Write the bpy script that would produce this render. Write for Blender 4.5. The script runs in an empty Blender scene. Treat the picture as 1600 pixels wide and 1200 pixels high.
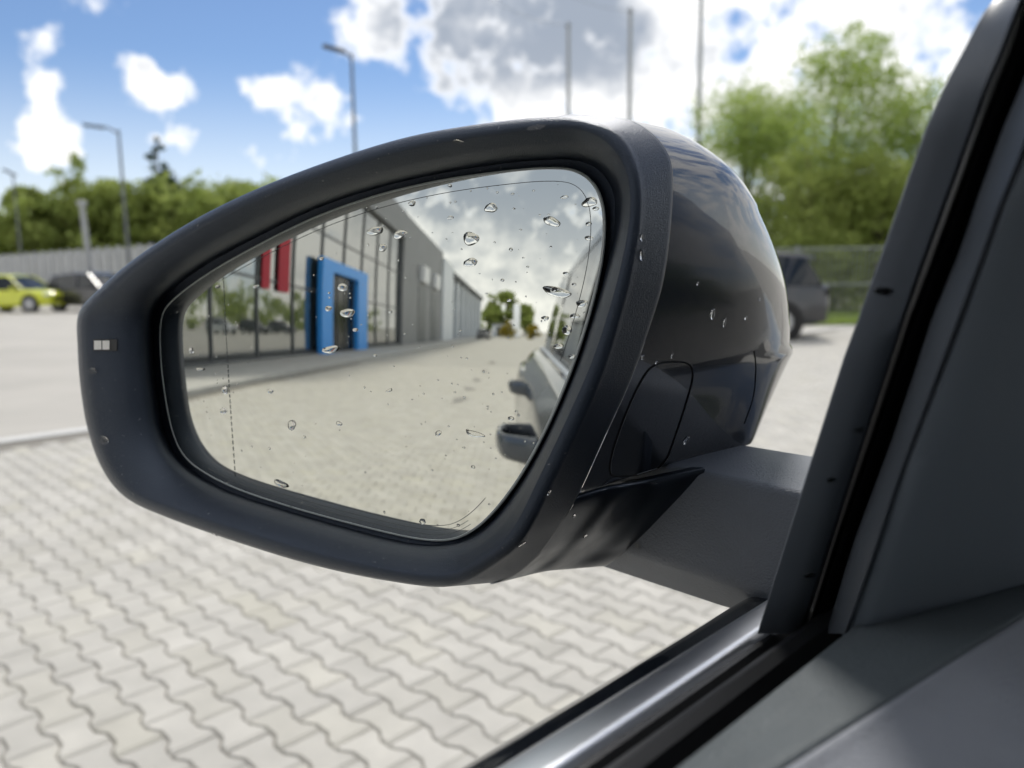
import bpy, bmesh, math, random
import numpy as np
from mathutils import Vector, Matrix
from mathutils.bvhtree import BVHTree

random.seed(7)
rng = np.random.default_rng(7)
R_ = math.radians
scene = bpy.context.scene
col = scene.collection

# ------------------------------------------------------------------ camera
CAM = np.array([0.0, 0.0, 1.25])
FPX = 1200.0                                   # focal length in photo pixels (1600 wide)
PITCH, ROLL, YAW = R_(8.0), R_(0.7), R_(45)    # YAW: car's heading, to the right of the view
fw = np.array([0, math.cos(PITCH), -math.sin(PITCH)])
_r0 = np.array([1.0, 0, 0]); _u0 = np.cross(_r0, fw)
rt = math.cos(ROLL) * _r0 - math.sin(ROLL) * _u0
up = math.sin(ROLL) * _r0 + math.cos(ROLL) * _u0
F = np.array([math.sin(YAW), math.cos(YAW), 0.0])      # car forward
LF = np.array([-math.cos(YAW), math.sin(YAW), 0.0])    # car left
UZ = np.array([0, 0, 1.0])

cam_data = bpy.data.cameras.new('camera')
cam = bpy.data.objects.new('camera', cam_data); col.objects.link(cam)
cam.matrix_world = Matrix(((rt[0], up[0], -fw[0], CAM[0]), (rt[1], up[1], -fw[1], CAM[1]),
                           (rt[2], up[2], -fw[2], CAM[2]), (0, 0, 0, 1)))
cam_data.sensor_width = 36; cam_data.lens = 27.0
cam_data.clip_start = 0.01; cam_data.clip_end = 6000
cam_data.dof.use_dof = True; cam_data.dof.focus_distance = 0.335; cam_data.dof.aperture_fstop = 8.0
scene.camera = cam

# ------------------------------------------------------------------ light
SUN_AZ, SUN_EL = 12.0, 52.0        # azimuth from the view direction (+Y) towards +X
world = bpy.data.worlds.new('World'); scene.world = world; world.use_nodes = True
sun_d = bpy.data.lights.new('sun', 'SUN'); sun_d.energy = 2.3; sun_d.angle = R_(11); sun_d.color = (1.0, 0.955, 0.89)
sun = bpy.data.objects.new('sun', sun_d); col.objects.link(sun)
sv = Vector((math.sin(R_(SUN_AZ)) * math.cos(R_(SUN_EL)), math.cos(R_(SUN_AZ)) * math.cos(R_(SUN_EL)), math.sin(R_(SUN_EL))))
sun.rotation_euler = sv.to_track_quat('Z', 'Y').to_euler()
sun.location = (0, 0, 60)
scene.view_settings.view_transform = 'Standard'; scene.view_settings.look = 'None'
scene.view_settings.exposure = 0.33; scene.view_settings.gamma = 1.0
scene.view_settings.use_curve_mapping = False
cy = scene.cycles
cy.max_bounces = 8; cy.transmission_bounces = 7; cy.glossy_bounces = 4; cy.diffuse_bounces = 2; cy.transparent_max_bounces = 8
cy.caustics_reflective = False; cy.caustics_refractive = False
cy.use_denoising = True; cy.use_adaptive_sampling = True; cy.adaptive_threshold = .03; cy.sample_clamp_indirect = 8.0
try: cy.denoiser = 'OPENIMAGEDENOISE'
except Exception: pass


def ray(x, y):
    return fw + (x - 800) / FPX * rt - (y - 600) / FPX * up

def gnd(x, y, z=0.0):
    d = ray(x, y); return CAM + d * ((z - CAM[2]) / d[2])

def carv(f, l, z):
    """car frame (forward, left of camera, absolute height) -> world"""
    return np.array([CAM[0], CAM[1], 0]) + F * f + LF * l + UZ * z

def on_plane(x, y, P0, N):
    d = ray(x, y); return CAM + d * ((P0 - CAM) @ N / (d @ N))

def on_left(x, y, l, tilt=0.0):
    """pixel ray -> vertical plane parallel to the car at distance l, leaning inward by tilt per metre of height above the belt"""
    d = ray(x, y); N = LF + UZ * tilt
    P0 = CAM + LF * l + UZ * -0.12
    return CAM + d * ((P0 - CAM) @ N / (d @ N))

# ------------------------------------------------------------------ sky with clouds
def build_world():
    nt = world.node_tree; N = nt.nodes; Lk = nt.links
    for n_ in list(N): N.remove(n_)
    def nd(t, **k):
        o = N.new(t)
        for a, v in k.items(): setattr(o, a, v)
        return o
    def val(sock, v):
        if isinstance(v, (int, float)): sock.default_value = v
        elif isinstance(v, (tuple, list)): sock.default_value = v
        else: Lk.new(v, sock)
    def M(op, a, b=0.0, c=None, clamp=False):
        o = nd('ShaderNodeMath', operation=op, use_clamp=clamp)
        val(o.inputs[0], a); val(o.inputs[1], b)
        if c is not None: val(o.inputs[2], c)
        return o.outputs[0]
    def VM(op, a, b=None, s=None):
        o = nd('ShaderNodeVectorMath', operation=op)
        val(o.inputs[0], a)
        if b is not None: val(o.inputs[1], b)
        if s is not None: val(o.inputs['Scale'], s)
        return o.outputs['Value'] if op in ('DOT_PRODUCT', 'LENGTH', 'DISTANCE') else o.outputs[0]
    def smooth(x, a, b, lo=0.0, hi=1.0):
        o = nd('ShaderNodeMapRange', interpolation_type='SMOOTHSTEP')
        val(o.inputs['Value'], x); val(o.inputs['From Min'], a); val(o.inputs['From Max'], b)
        val(o.inputs['To Min'], lo); val(o.inputs['To Max'], hi)
        return o.outputs[0]
    def mix(f, a, b):
        o = nd('ShaderNodeMix', data_type='RGBA'); val(o.inputs[0], f); val(o.inputs[6], a); val(o.inputs[7], b); return o.outputs[2]
    sky = nd('ShaderNodeTexSky', sky_type='NISHITA'); sky.sun_disc = False
    sky.sun_elevation = R_(SUN_EL); sky.sun_rotation = R_(SUN_AZ); sky.altitude = 200; sky.air_density = 1.0; sky.dust_density = 0.1; sky.ozone_density = 2.0
    D = nd('ShaderNodeTexCoord').outputs['Generated']
    D = VM('NORMALIZE', D)
    sep = nd('ShaderNodeSeparateXYZ'); Lk.new(D, sep.inputs[0]); z = sep.outputs[2]
    # flatten towards the horizon: cloud layer seen in perspective
    zz = M('ADD', M('MAXIMUM', z, 0.0), 0.16)
    flat = nd('ShaderNodeCombineXYZ'); val(flat.inputs[0], M('DIVIDE', sep.outputs[0], zz)); val(flat.inputs[1], M('DIVIDE', sep.outputs[1], zz))
    val(flat.inputs[2], M('MULTIPLY', z, 3.2))
    P = flat.outputs[0]
    def noise(vec, scale, det=8.0, rough=0.55, off=(0, 0, 0)):
        o = nd('ShaderNodeTexNoise', noise_dimensions='3D'); val(o.inputs['Vector'], VM('ADD', vec, off))
        o.inputs['Scale'].default_value = scale; o.inputs['Detail'].default_value = det; o.inputs['Roughness'].default_value = rough
        return o.outputs['Fac']
    n_big = noise(P, 1.15, 3, 0.5, (3.1, 1.7, 0.4))
    n_dir = noise(D, 8.5, 3, 0.55, (4, 2, 9))
    n_fine = noise(D, 30.0, 4, 0.58, (7, 3, 5))
    n = M('ADD', M('MULTIPLY', M('SUBTRACT', n_big, .5), .75), M('MULTIPLY', M('SUBTRACT', n_dir, .5), .95))
    n = M('ADD', n, M('MULTIPLY', M('SUBTRACT', n_fine, .5), .85))
    def blob(x, y, rad, amp, soft=1.0, world_dir=None):
        d = ray(x, y) if world_dir is None else np.array(world_dir); d = d / np.linalg.norm(d)
        dist = VM('DISTANCE', D, tuple(d))
        return smooth(dist, rad * 0.15 * soft, rad, amp, 0.0)
    def total(lst):
        s = lst[0]
        for q in lst[1:]: s = M('ADD', s, q)
        return s
    k = 1 / 1200.0
    clear = [blob(300, 60, 620 * k, -0.48, 3.2), blob(1490, 12, 90 * k, -0.3), blob(1135, 55, 80 * k, -0.12), blob(660, 178, 70 * k, -.16)]
    cumul = [blob(120, 18, 112 * k, .39), blob(60, 80, 58 * k, .36), blob(66, 140, 42 * k, .33), blob(205, 104, 46 * k, .38), blob(255, 138, 60 * k, .42), blob(80, 226, 74 * k, .37), blob(405, 142, 58 * k, .39),
             blob(472, 130, 68 * k, .40), blob(530, 172, 66 * k, .37), blob(455, 213, 46 * k, .36), blob(120, 290, 200 * k, .25), blob(430, 285, 170 * k, .28), blob(270, 235, 55 * k, .24),
             blob(570, 40, 100 * k, .40), blob(740, 100, 240 * k, .44), blob(940, 70, 300 * k, .18), blob(1280, 90, 420 * k, .12)]
    bw = lambda f, l, z_: F * f + LF * l + UZ * z_
    behind = [blob(0, 0, .85, .36, 3.0, world_dir=bw(-1, .1, .25))]
    dens = M('ADD', M('ADD', n, .06), total(clear + cumul + behind))
    cover = smooth(dens, -.09, 0.19)
    thick = smooth(dens, 0.02, 0.26)
    # grey bases: patches of thick cloud seen from below
    dark = total([blob(740, 0, 230 * k, .72, 1.4), blob(925, 50, 140 * k, .66, 1.6), blob(1420, 90, 130 * k, .16), blob(480, 152, 45 * k, .30),
                  blob(0, 0, .34, .85, .8, world_dir=bw(-1, .02, .30)), blob(0, 0, .22, .5, world_dir=bw(-1, -.2, .26)), blob(0, 0, .22, .5, world_dir=bw(-1, .25, .40))])
    n_sh = noise(P, 2.1, 3, 0.55, (9.2, 0.4, 5.0))
    n_sd = noise(D, 11.0, 4, 0.58, (2, 8, 1))
    shade = M('ADD', M('MULTIPLY', M('SUBTRACT', M('ADD', M('MULTIPLY', n_sh, .4), M('ADD', M('MULTIPLY', n_sd, .75), M('MULTIPLY', n_fine, .35))), 0.70), 2.1), dark)
    shade = M('MULTIPLY', smooth(shade, 0.0, 1.05), thick)
    ccol = mix(shade, (0.98, 0.98, 0.98, 1), (0.31, 0.355, 0.43, 1))
    warm = smooth(z, 0.30, 0.04)
    ccol = mix(M('MULTIPLY', warm, .35), ccol, (0.98, 0.95, 0.88, 1))
    gain = nd('ShaderNodeMix', data_type='RGBA', blend_type='MULTIPLY'); gain.inputs[0].default_value = 1.0
    Lk.new(sky.outputs[0], gain.inputs[6]); gain.inputs[7].default_value = (1.0, 1.07, 1.20, 1)
    bg1 = nd('ShaderNodeBackground'); Lk.new(gain.outputs[2], bg1.inputs[0]); bg1.inputs[1].default_value = 0.072
    bg2 = nd('ShaderNodeBackground'); Lk.new(ccol, bg2.inputs[0]); bg2.inputs[1].default_value = 1.0
    haze = smooth(z, 0.26, 0.0, 0.0, 0.62)
    fac = M('MAXIMUM', cover, haze, clamp=True)
    ms = nd('ShaderNodeMixShader'); Lk.new(fac, ms.inputs[0]); Lk.new(bg1.outputs[0], ms.inputs[1]); Lk.new(bg2.outputs[0], ms.inputs[2])
    out = nd('ShaderNodeOutputWorld'); Lk.new(ms.outputs[0], out.inputs[0])
build_world()
world.cycles.sampling_method = 'MANUAL'; world.cycles.sample_map_resolution = 256

# ------------------------------------------------------------------ materials
MATS = {}
def mat(name, base=(.5, .5, .5), rough=.5, metal=0.0, spec=.5, coat=0.0, coat_rough=.03, vary=0.0, vscale=6.0, bump=0.0, bscale=40.0, bdist=.001,
        trans=0.0, ior=1.45, emit=None, estr=1.0, rvary=0.0, attr=None, objcol=False, specks=0.0):
    if name in MATS: return MATS[name]
    m = bpy.data.materials.new(name); m.use_nodes = True
    nt = m.node_tree; N = nt.nodes; L = nt.links; b = N['Principled BSDF']
    b.inputs['Base Color'].default_value = (*base, 1); b.inputs['Roughness'].default_value = rough; b.inputs['Metallic'].default_value = metal
    b.inputs['Specular IOR Level'].default_value = spec; b.inputs['Coat Weight'].default_value = coat; b.inputs['Coat Roughness'].default_value = coat_rough
    b.inputs['Transmission Weight'].default_value = trans; b.inputs['IOR'].default_value = ior
    if emit: b.inputs['Emission Color'].default_value = (*emit, 1); b.inputs['Emission Strength'].default_value = estr
    tc = N.new('ShaderNodeTexCoord'); geo = N.new('ShaderNodeNewGeometry')
    def noise(scale, det=6, rough_=.6):
        n = N.new('ShaderNodeTexNoise'); n.inputs['Scale'].default_value = scale; n.inputs['Detail'].default_value = det; n.inputs['Roughness'].default_value = rough_
        L.new(geo.outputs['Position'], n.inputs['Vector']); return n.outputs['Fac']
    colsock = None
    if attr:
        a = N.new('ShaderNodeAttribute'); a.attribute_name = attr; colsock = a.outputs['Color']
    if objcol:
        a = N.new('ShaderNodeObjectInfo'); colsock = a.outputs['Color']
    if vary or colsock:
        mx = N.new('ShaderNodeMix'); mx.data_type = 'RGBA'; mx.blend_type = 'MULTIPLY'; mx.inputs[0].default_value = 1.0
        if colsock: L.new(colsock, mx.inputs[6])
        else: mx.inputs[6].default_value = (*base, 1)
        mr = N.new('ShaderNodeMapRange'); mr.inputs['From Min'].default_value = .3; mr.inputs['From Max'].default_value = .7
        mr.inputs['To Min'].default_value = 1 - vary; mr.inputs['To Max'].default_value = 1 + vary
        L.new(noise(vscale), mr.inputs['Value'])
        L.new(mr.outputs[0], mx.inputs[7]); L.new(mx.outputs[2], b.inputs['Base Color'])
    if specks:
        th = N.new('ShaderNodeMapRange'); th.inputs['From Min'].default_value = .70; th.inputs['From Max'].default_value = .76; th.inputs['To Max'].default_value = specks
        L.new(noise(650, 2, .5), th.inputs['Value'])
        sx = N.new('ShaderNodeMix'); sx.data_type = 'RGBA'; sx.inputs[7].default_value = (.42, .42, .40, 1)
        L.new(th.outputs[0], sx.inputs[0])
        old = b.inputs['Base Color'].links[0].from_socket if b.inputs['Base Color'].links else None
        if old: L.new(old, sx.inputs[6])
        else: sx.inputs[6].default_value = (*base, 1)
        L.new(sx.outputs[2], b.inputs['Base Color'])
    if rvary:
        mr = N.new('ShaderNodeMapRange'); mr.inputs['From Min'].default_value = .3; mr.inputs['From Max'].default_value = .7
        mr.inputs['To Min'].default_value = max(0, rough - rvary); mr.inputs['To Max'].default_value = rough + rvary
        L.new(noise(vscale * 3), mr.inputs['Value']); L.new(mr.outputs[0], b.inputs['Roughness'])
    if bump:
        bp = N.new('ShaderNodeBump'); bp.inputs['Strength'].default_value = bump; bp.inputs['Distance'].default_value = bdist
        L.new(noise(bscale, 4), bp.inputs['Height']); L.new(bp.outputs[0], b.inputs['Normal'])
    MATS[name] = m; return m

def leaf_mat(name, c1, c2, transl=.35):
    m = bpy.data.materials.new(name); m.use_nodes = True
    nt = m.node_tree; N = nt.nodes; L = nt.links; b = N['Principled BSDF']
    geo = N.new('ShaderNodeNewGeometry')
    rmp = N.new('ShaderNodeMix'); rmp.data_type = 'RGBA'; rmp.inputs[6].default_value = (*c1, 1); rmp.inputs[7].default_value = (*c2, 1)
    nz = N.new('ShaderNodeTexNoise'); nz.inputs['Scale'].default_value = .55; nz.inputs['Detail'].default_value = 3; L.new(geo.outputs['Position'], nz.inputs['Vector'])
    ad = N.new('ShaderNodeMath'); ad.operation = 'MULTIPLY_ADD'; L.new(geo.outputs['Random Per Island'], ad.inputs[0]); ad.inputs[1].default_value = .5
    mr = N.new('ShaderNodeMapRange'); mr.inputs['From Min'].default_value = .3; mr.inputs['From Max'].default_value = .7; mr.inputs['To Max'].default_value = .5
    L.new(nz.outputs['Fac'], mr.inputs['Value']); L.new(mr.outputs[0], ad.inputs[2]); L.new(ad.outputs[0], rmp.inputs[0])
    L.new(rmp.outputs[2], b.inputs['Base Color']); b.inputs['Roughness'].default_value = .6
    b.inputs['Specular IOR Level'].default_value = .25
    tr = N.new('ShaderNodeBsdfTranslucent'); L.new(rmp.outputs[2], tr.inputs[0])
    ms = N.new('ShaderNodeMixShader'); ms.inputs[0].default_value = transl
    L.new(b.outputs[0], ms.inputs[1]); L.new(tr.outputs[0], ms.inputs[2]); L.new(ms.outputs[0], N['Material Output'].inputs[0])
    MATS[name] = m; return m

BLK = mat('black_textured_plastic', (.017, .022, .033), .36, spec=.75, bump=.6, bscale=1500, bdist=.0006, vary=.12, vscale=60, specks=.35)
BLKS = mat('black_smooth_plastic', (.014, .018, .026), .34, spec=.6, bump=.10, bscale=2200, bdist=.0002, rvary=.05, vscale=30)
GAP = mat('gap_black', (.006, .006, .007), .7, spec=.2)
RUBBER = mat('rubber_seal', (.014, .015, .017), .38, spec=.5, bump=.15, bscale=900, bdist=.0002)
PAINT = mat('graphite_car_paint', (.018, .023, .033), .20, metal=.0, spec=.45, coat=1.0, coat_rough=.015)
PAINTB = mat('gloss_black_body', (.012, .015, .020), .12, spec=.35, coat=.5)
CHROME = mat('brushed_trim_metal', (.72, .75, .80), .40, metal=1.0, rvary=.02, vscale=45)
MIRROR = mat('mirror_silver', (.80, .81, .745), .012, metal=1.0)
GLASSEDGE = mat('ground_glass_edge', (.72, .77, .75), .2, spec=.7)
WATER = mat('rain_water', (1, 1, 1), .0, trans=1.0, ior=1.333)
DASH = mat('dashboard_foam', (.155, .166, .188), .55)
TRIM = mat('pillar_trim', (.105, .122, .142), .5, spec=.4, bump=.2, bscale=1800, bdist=.0002)
TINT = mat('tinted_glass', (.010, .013, .014), .03, spec=.7)
TYRE = mat('tyre_rubber', (.02, .02, .02), .75)
RIM = mat('alloy_rim', (.45, .46, .48), .3, metal=1.0)
LAMPW = mat('headlight_glass', (.75, .77, .8), .15, spec=.8)
LAMPR = mat('red_lamp', (.35, .01, .01), .2)
GALV = mat('galvanised_steel', (.30, .32, .33), .5, metal=.4, vary=.12, vscale=3)
CONC = mat('concrete_panel', (.40, .41, .41), .85, vary=.14, vscale=2.5, bump=.3, bscale=20, bdist=.004)
WHITE = mat('white_paint', (.72, .73, .72), .6, vary=.10, vscale=4)

for m_ in (BLK, BLKS): m_.node_tree.nodes['Principled BSDF'].inputs['Specular Tint'].default_value = (.78, .92, 1.15, 1)

# ------------------------------------------------------------------ mesh helpers
def link(o, parent=None, **props):
    col.objects.link(o)
    if parent is not None:
        o.parent = parent
    for k_, v_ in props.items(): o[k_] = v_
    return o

def empty(name, loc, parent=None, **props):
    o = bpy.data.objects.new(name, None); o.location = loc; o.empty_display_size = .1
    return link(o, parent, **props)
class MB:
    """collects faces for ONE mesh, in world coordinates"""
    def __init__(s): s.v = []; s.f = []
    def add(s, V, Fc):
        b = len(s.v); s.v += [tuple(map(float, q)) for q in V]; s.f += [tuple(b + i for i in q) for q in Fc]; return s
    def box(s, c, ax, ay, az, hx, hy, hz):
        c = np.array(c, float); ax, ay, az = (np.array(q, float) for q in (ax, ay, az))
        V = [c + sx * hx * ax + sy * hy * ay + sz * hz * az for sz in (-1, 1) for sy in (-1, 1) for sx in (-1, 1)]
        return s.add(V, [(0, 2, 3, 1), (4, 5, 7, 6), (0, 1, 5, 4), (2, 6, 7, 3), (0, 4, 6, 2), (1, 3, 7, 5)])
    def abox(s, x0, x1, y0, y1, z0, z1):
        return s.box(((x0 + x1) / 2, (y0 + y1) / 2, (z0 + z1) / 2), (1, 0, 0), (0, 1, 0), (0, 0, 1), (x1 - x0) / 2, (y1 - y0) / 2, (z1 - z0) / 2)
    def tube(s, pts, r, n=10, closed=False, cap=True):
        pts = [np.array(p, float) for p in pts]; m = len(pts)
        rr = r if hasattr(r, '__len__') else [r] * m
        base = len(s.v); prev = None
        for i, p in enumerate(pts):
            a = pts[(i - 1) % m] if (closed or i > 0) else p; b_ = pts[(i + 1) % m] if (closed or i < m - 1) else p
            t = b_ - a; t = t / (np.linalg.norm(t) + 1e-12)
            if prev is None:
                q = np.cross(t, UZ) if abs(t[2]) < .95 else np.cross(t, np.array([1.0, 0, 0]))
            else:
                q = prev - t * (prev @ t)
            q = q / np.linalg.norm(q); prev = q; w = np.cross(t, q)
            for j in range(n):
                a_ = 2 * math.pi * j / n
                s.v.append(tuple(p + rr[i] * (math.cos(a_) * q + math.sin(a_) * w)))
        for i in range(m if closed else m - 1):
            for j in range(n):
                i2 = (i + 1) % m
                s.f.append((base + i * n + j, base + i * n + (j + 1) % n, base + i2 * n + (j + 1) % n, base + i2 * n + j))
        if cap and not closed:
            s.f.append(tuple(base + j for j in range(n))[::-1]); s.f.append(tuple(base + (m - 1) * n + j for j in range(n)))
        return s
    def build(s, name, material, parent=None, smooth=True, sharp=35, bevel=0.0, bseg=2, **props):
        V = np.array(s.v, float)
        if parent is not None: V = V - parent_origin(parent)
        me = bpy.data.meshes.new(name); me.from_pydata([tuple(v) for v in V], [], s.f)
        me.materials.append(material)
        bm = bmesh.new(); bm.from_mesh(me)
        bmesh.ops.recalc_face_normals(bm, faces=bm.faces)
        if bevel:
            es = [e for e in bm.edges if len(e.link_faces) == 2 and e.calc_face_angle(0) > R_(30)]
            bmesh.ops.bevel(bm, geom=es, offset=bevel, segments=bseg, affect='EDGES', profile=.5, clamp_overlap=True)
        bm.to_mesh(me); bm.free()
        if smooth:
            me.polygons.foreach_set('use_smooth', [True] * len(me.polygons))
            if sharp is not None: me.set_sharp_from_angle(angle=R_(sharp))
        o = bpy.data.objects.new(name, me)
        return link(o, parent, **props)

def parent_origin(p):
    q = np.zeros(3)
    while p is not None:
        q = q + np.array(p.location, float); p = p.parent
    return q

def grid_faces(nu, nv, cu=False, cv=False):
    fs = []
    for i in range(nu if cu else nu - 1):
        for j in range(nv if cv else nv - 1):
            i2, j2 = (i + 1) % nu, (j + 1) % nv
            fs.append((i * nv + j, i * nv + j2, i2 * nv + j2, i2 * nv + j))
    return fs

def surf(name, rows, material, parent, cu=False, cv=False, smooth=True, sharp=None, **props):
    """rows: nu x nv x 3 array -> one mesh; normals made consistent"""
    A = np.array(rows, float); nu, nv = A.shape[:2]
    mb = MB(); mb.add(A.reshape(-1, 3), grid_faces(nu, nv, cu, cv))
    return mb.build(name, material, parent, smooth, sharp, **props)

def catmull(P, n, closed=False):
    """resample control points (k x d) with a centripetal-ish Catmull-Rom, n samples per segment"""
    P = np.array(P, float); k = len(P); out = []
    seg = k if closed else k - 1
    for i in range(seg):
        if closed: p0, p1, p2, p3 = P[(i - 1) % k], P[i], P[(i + 1) % k], P[(i + 2) % k]
        else:
            p1, p2 = P[i], P[i + 1]; p0 = P[i - 1] if i > 0 else 2 * p1 - p2; p3 = P[i + 2] if i + 2 < k else 2 * p2 - p1
        for s in range(n):
            t = s / n
            out.append(.5 * ((2 * p1) + (-p0 + p2) * t + (2 * p0 - 5 * p1 + 4 * p2 - p3) * t * t + (-p0 + 3 * p1 - 3 * p2 + p3) * t ** 3))
    if not closed: out.append(P[-1])
    return np.array(out)

def smooth_loop(A, it=1):
    A = np.array(A, float)
    for _ in range(it): A = .25 * np.roll(A, 1, 0) + .5 * A + .25 * np.roll(A, -1, 0)
    return A
# ------------------------------------------------------------------ ground, paving
def cbox(mb, f0, f1, l0, l1, z0, z1):
    return mb.box(carv((f0 + f1) / 2, (l0 + l1) / 2, (z0 + z1) / 2), F, LF, UZ, abs(f1 - f0) / 2, abs(l1 - l0) / 2, abs(z1 - z0) / 2)

def sheet(name, pts, material, z, parent=None, **props):
    mb = MB(); mb.add([(p[0], p[1], z) for p in pts], [tuple(range(len(pts)))])
    return mb.build(name, material, parent, smooth=False, **props)

SAND = mat('joint_sand_and_far_paving', (.25, .235, .205), .9, vary=.12, vscale=1.4, bump=.3, bscale=60, bdist=.003)
FARP = mat('worn_paving', (.42, .405, .365), .85, vary=.10, vscale=.8, bump=.25, bscale=30, bdist=.003)
LOT = mat('parking_lot_surface', (.44, .42, .38), .88, vary=.10, vscale=.6, bump=.3, bscale=40, bdist=.003)
KERB = mat('kerb_stone', (.50, .49, .46), .8, vary=.08, vscale=5)
GRASSM = mat('verge_grass', (.10, .15, .04), .9, vary=.3, vscale=6, bump=1.0, bscale=30, bdist=.05)
G = 2500.0
sheet('ground', [(-G, -G), (G, -G), (G, G), (-G, G)], FARP, -0.020, kind='structure')

pav = empty('pavement', (0, 0, 0), kind='structure')
def paver_outline():
    hw, ww, g = .0642, .0428, .0013
    pts = [(-.095 + g, -hw + g), (-.0662, -hw + g), (-.0293, -ww + g), (.0293, -ww + g), (.0662, -hw + g), (.095 - g, -hw + g)]
    pts += [(-a, -b) for a, b in pts]
    return np.array(pts)
PO = paver_outline()                       # (along the row = car left, across = car forward)
def inset(P, d):
    n_ = len(P); out = []
    for i in range(n_):
        a, b, c = P[i - 1], P[i], P[(i + 1) % n_]
        e1, e2 = (b - a) / np.linalg.norm(b - a), (c - b) / np.linalg.norm(c - b)
        n1, n2 = np.array([-e1[1], e1[0]]), np.array([-e2[1], e2[0]])
        m_ = (n1 + n2); m_ = m_ / np.linalg.norm(m_)
        out.append(b + m_ * d / max(.4, m_ @ n1))
    return np.array(out)
PI_ = inset(PO, .0055)
PI_[:, 0] = np.clip(PI_[:, 0], -.0825, .0825)
def paver_geo():
    V = [(*p, 0.0) for p in PI_] + [(*p, -.0070) for p in PO] + [(*p, -.016) for p in PO]
    k = len(PO); fs = [tuple(range(k))]
    for r_ in range(2):
        for i in range(k):
            j = (i + 1) % k; fs.append((r_ * k + i, (r_ + 1) * k + i, (r_ + 1) * k + j, r_ * k + j))
    return np.array(V), fs
PV, PF = paver_geo()
PAVM_O = mat('paver_concrete_single', (.4, .4, .4), .82, objcol=True, vary=.10, vscale=5, bump=.45, bscale=420, bdist=.0012)
PAVM_A = mat('paver_concrete_field', (.4, .4, .4), .82, attr='tone', vary=.10, vscale=5, bump=.45, bscale=420, bdist=.0012)
def project(P):
    v = P - CAM; z_ = v @ fw
    return 800 + FPX * (v @ rt) / z_, 600 - FPX * (v @ up) / z_, z_
MBX = [0, 125, 160, 260, 450, 640, 725, 937, 1177]; MBY = [480, 640, 735, 812, 875, 920, 922, 888, 965]
cells = []
for j in range(int(-17 / .107), int(17 / .107)):
    f_ = j * .107
    lmax = 7.0 if f_ > -3.0 else 6.45
    for i in range(0, int(lmax / .19)):
        l_ = (i + .5 * (j % 2)) * .19 - .1
        P = carv(f_, l_, 0.0); x, y, z_ = project(P)
        vis = z_ > .5 and -40 < x < 1160 and y < 1240 and y > np.interp(x, MBX, MBY) + 4 and y < 1212 - .588 * (x - 722)
        tone = rng.normal(1.03, .040); warm = max(0, rng.normal(0, 1)) * .009
        c = (.452 * tone, (.436 - warm * .1) * tone, (.396 - warm) * tone)
        cells.append((z_ if vis else 1e6, P, c, rng.uniform(-.004, .004), rng.normal(0, .0009)))
cells.sort(key=lambda q: q[0])
pm = bpy.data.meshes.new('paver')
B2 = np.stack([LF[:2], F[:2]])             # local -> world xy
bmv = [(*(v[:2] @ B2), v[2]) for v in PV]
pm.from_pydata(bmv, [], [f_[::-1] for f_ in PF]); pm.materials.append(PAVM_O); pm.update()
for q, P, c, rz, dz in cells[:300]:
    o = bpy.data.objects.new('paver', pm); o.location = (P[0], P[1], dz); o.rotation_euler = (rng.normal(0, .004), rng.normal(0, .004), rz); o.color = (*c, 1)
    link(o, pav)
rest = cells[300:]
k = len(PV); allv = np.zeros((len(rest) * k, 3)); tone = np.zeros((len(rest) * k, 4)); tone[:, 3] = 1
base = np.array(bmv); fcs = []
PFr = [f_[::-1] for f_ in PF]
for n_, (q, P, c, rz, dz) in enumerate(rest):
    cs, sn = math.cos(rz), math.sin(rz)
    w = base.copy(); w[:, 0], w[:, 1] = base[:, 0] * cs - base[:, 1] * sn, base[:, 0] * sn + base[:, 1] * cs
    tl = rng.normal(0, .004, 2)
    w[:, 2] += w[:, 0] * tl[0] + w[:, 1] * tl[1] + dz
    allv[n_ * k:(n_ + 1) * k] = w + np.array([P[0], P[1], 0]); tone[n_ * k:(n_ + 1) * k, :3] = c
    fcs += [tuple(n_ * k + i for i in f_) for f_ in PFr]
fm = bpy.data.meshes.new('paver_field'); fm.from_pydata(allv.tolist(), [], fcs); fm.materials.append(PAVM_A)
ca = fm.attributes.new('tone', 'FLOAT_COLOR', 'POINT'); ca.data.foreach_set('color', tone.ravel()); fm.update()
fo = bpy.data.objects.new('paver_field', fm); link(fo, pav, kind='stuff')
def quad_car(f0, f1, l0, l1): return [carv(f0, l0, 0), carv(f1, l0, 0), carv(f1, l1, 0), carv(f0, l1, 0)]
sheet('sand_bed', quad_car(-17, 17, -.4, 7.0), SAND, -0.010, pav)
sheet('parking_lot', quad_car(-3, 60, 7.02, 70), LOT, -0.004, kind='structure')
sheet('parking_lot_line', quad_car(-2, 30, 7.05, 7.22), mat('worn_road_paint', (.62, .62, .60), .7, vary=.12, vscale=9), 0.0005, kind='structure')
mb = MB(); cbox(mb, -110, -3.2, 6.5, 9.6, -.05, .10)
mb.build('footpath', mat('footpath_slabs', (.46, .45, .42), .8, vary=.08, vscale=2), None, bevel=.015, kind='structure')

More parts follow.
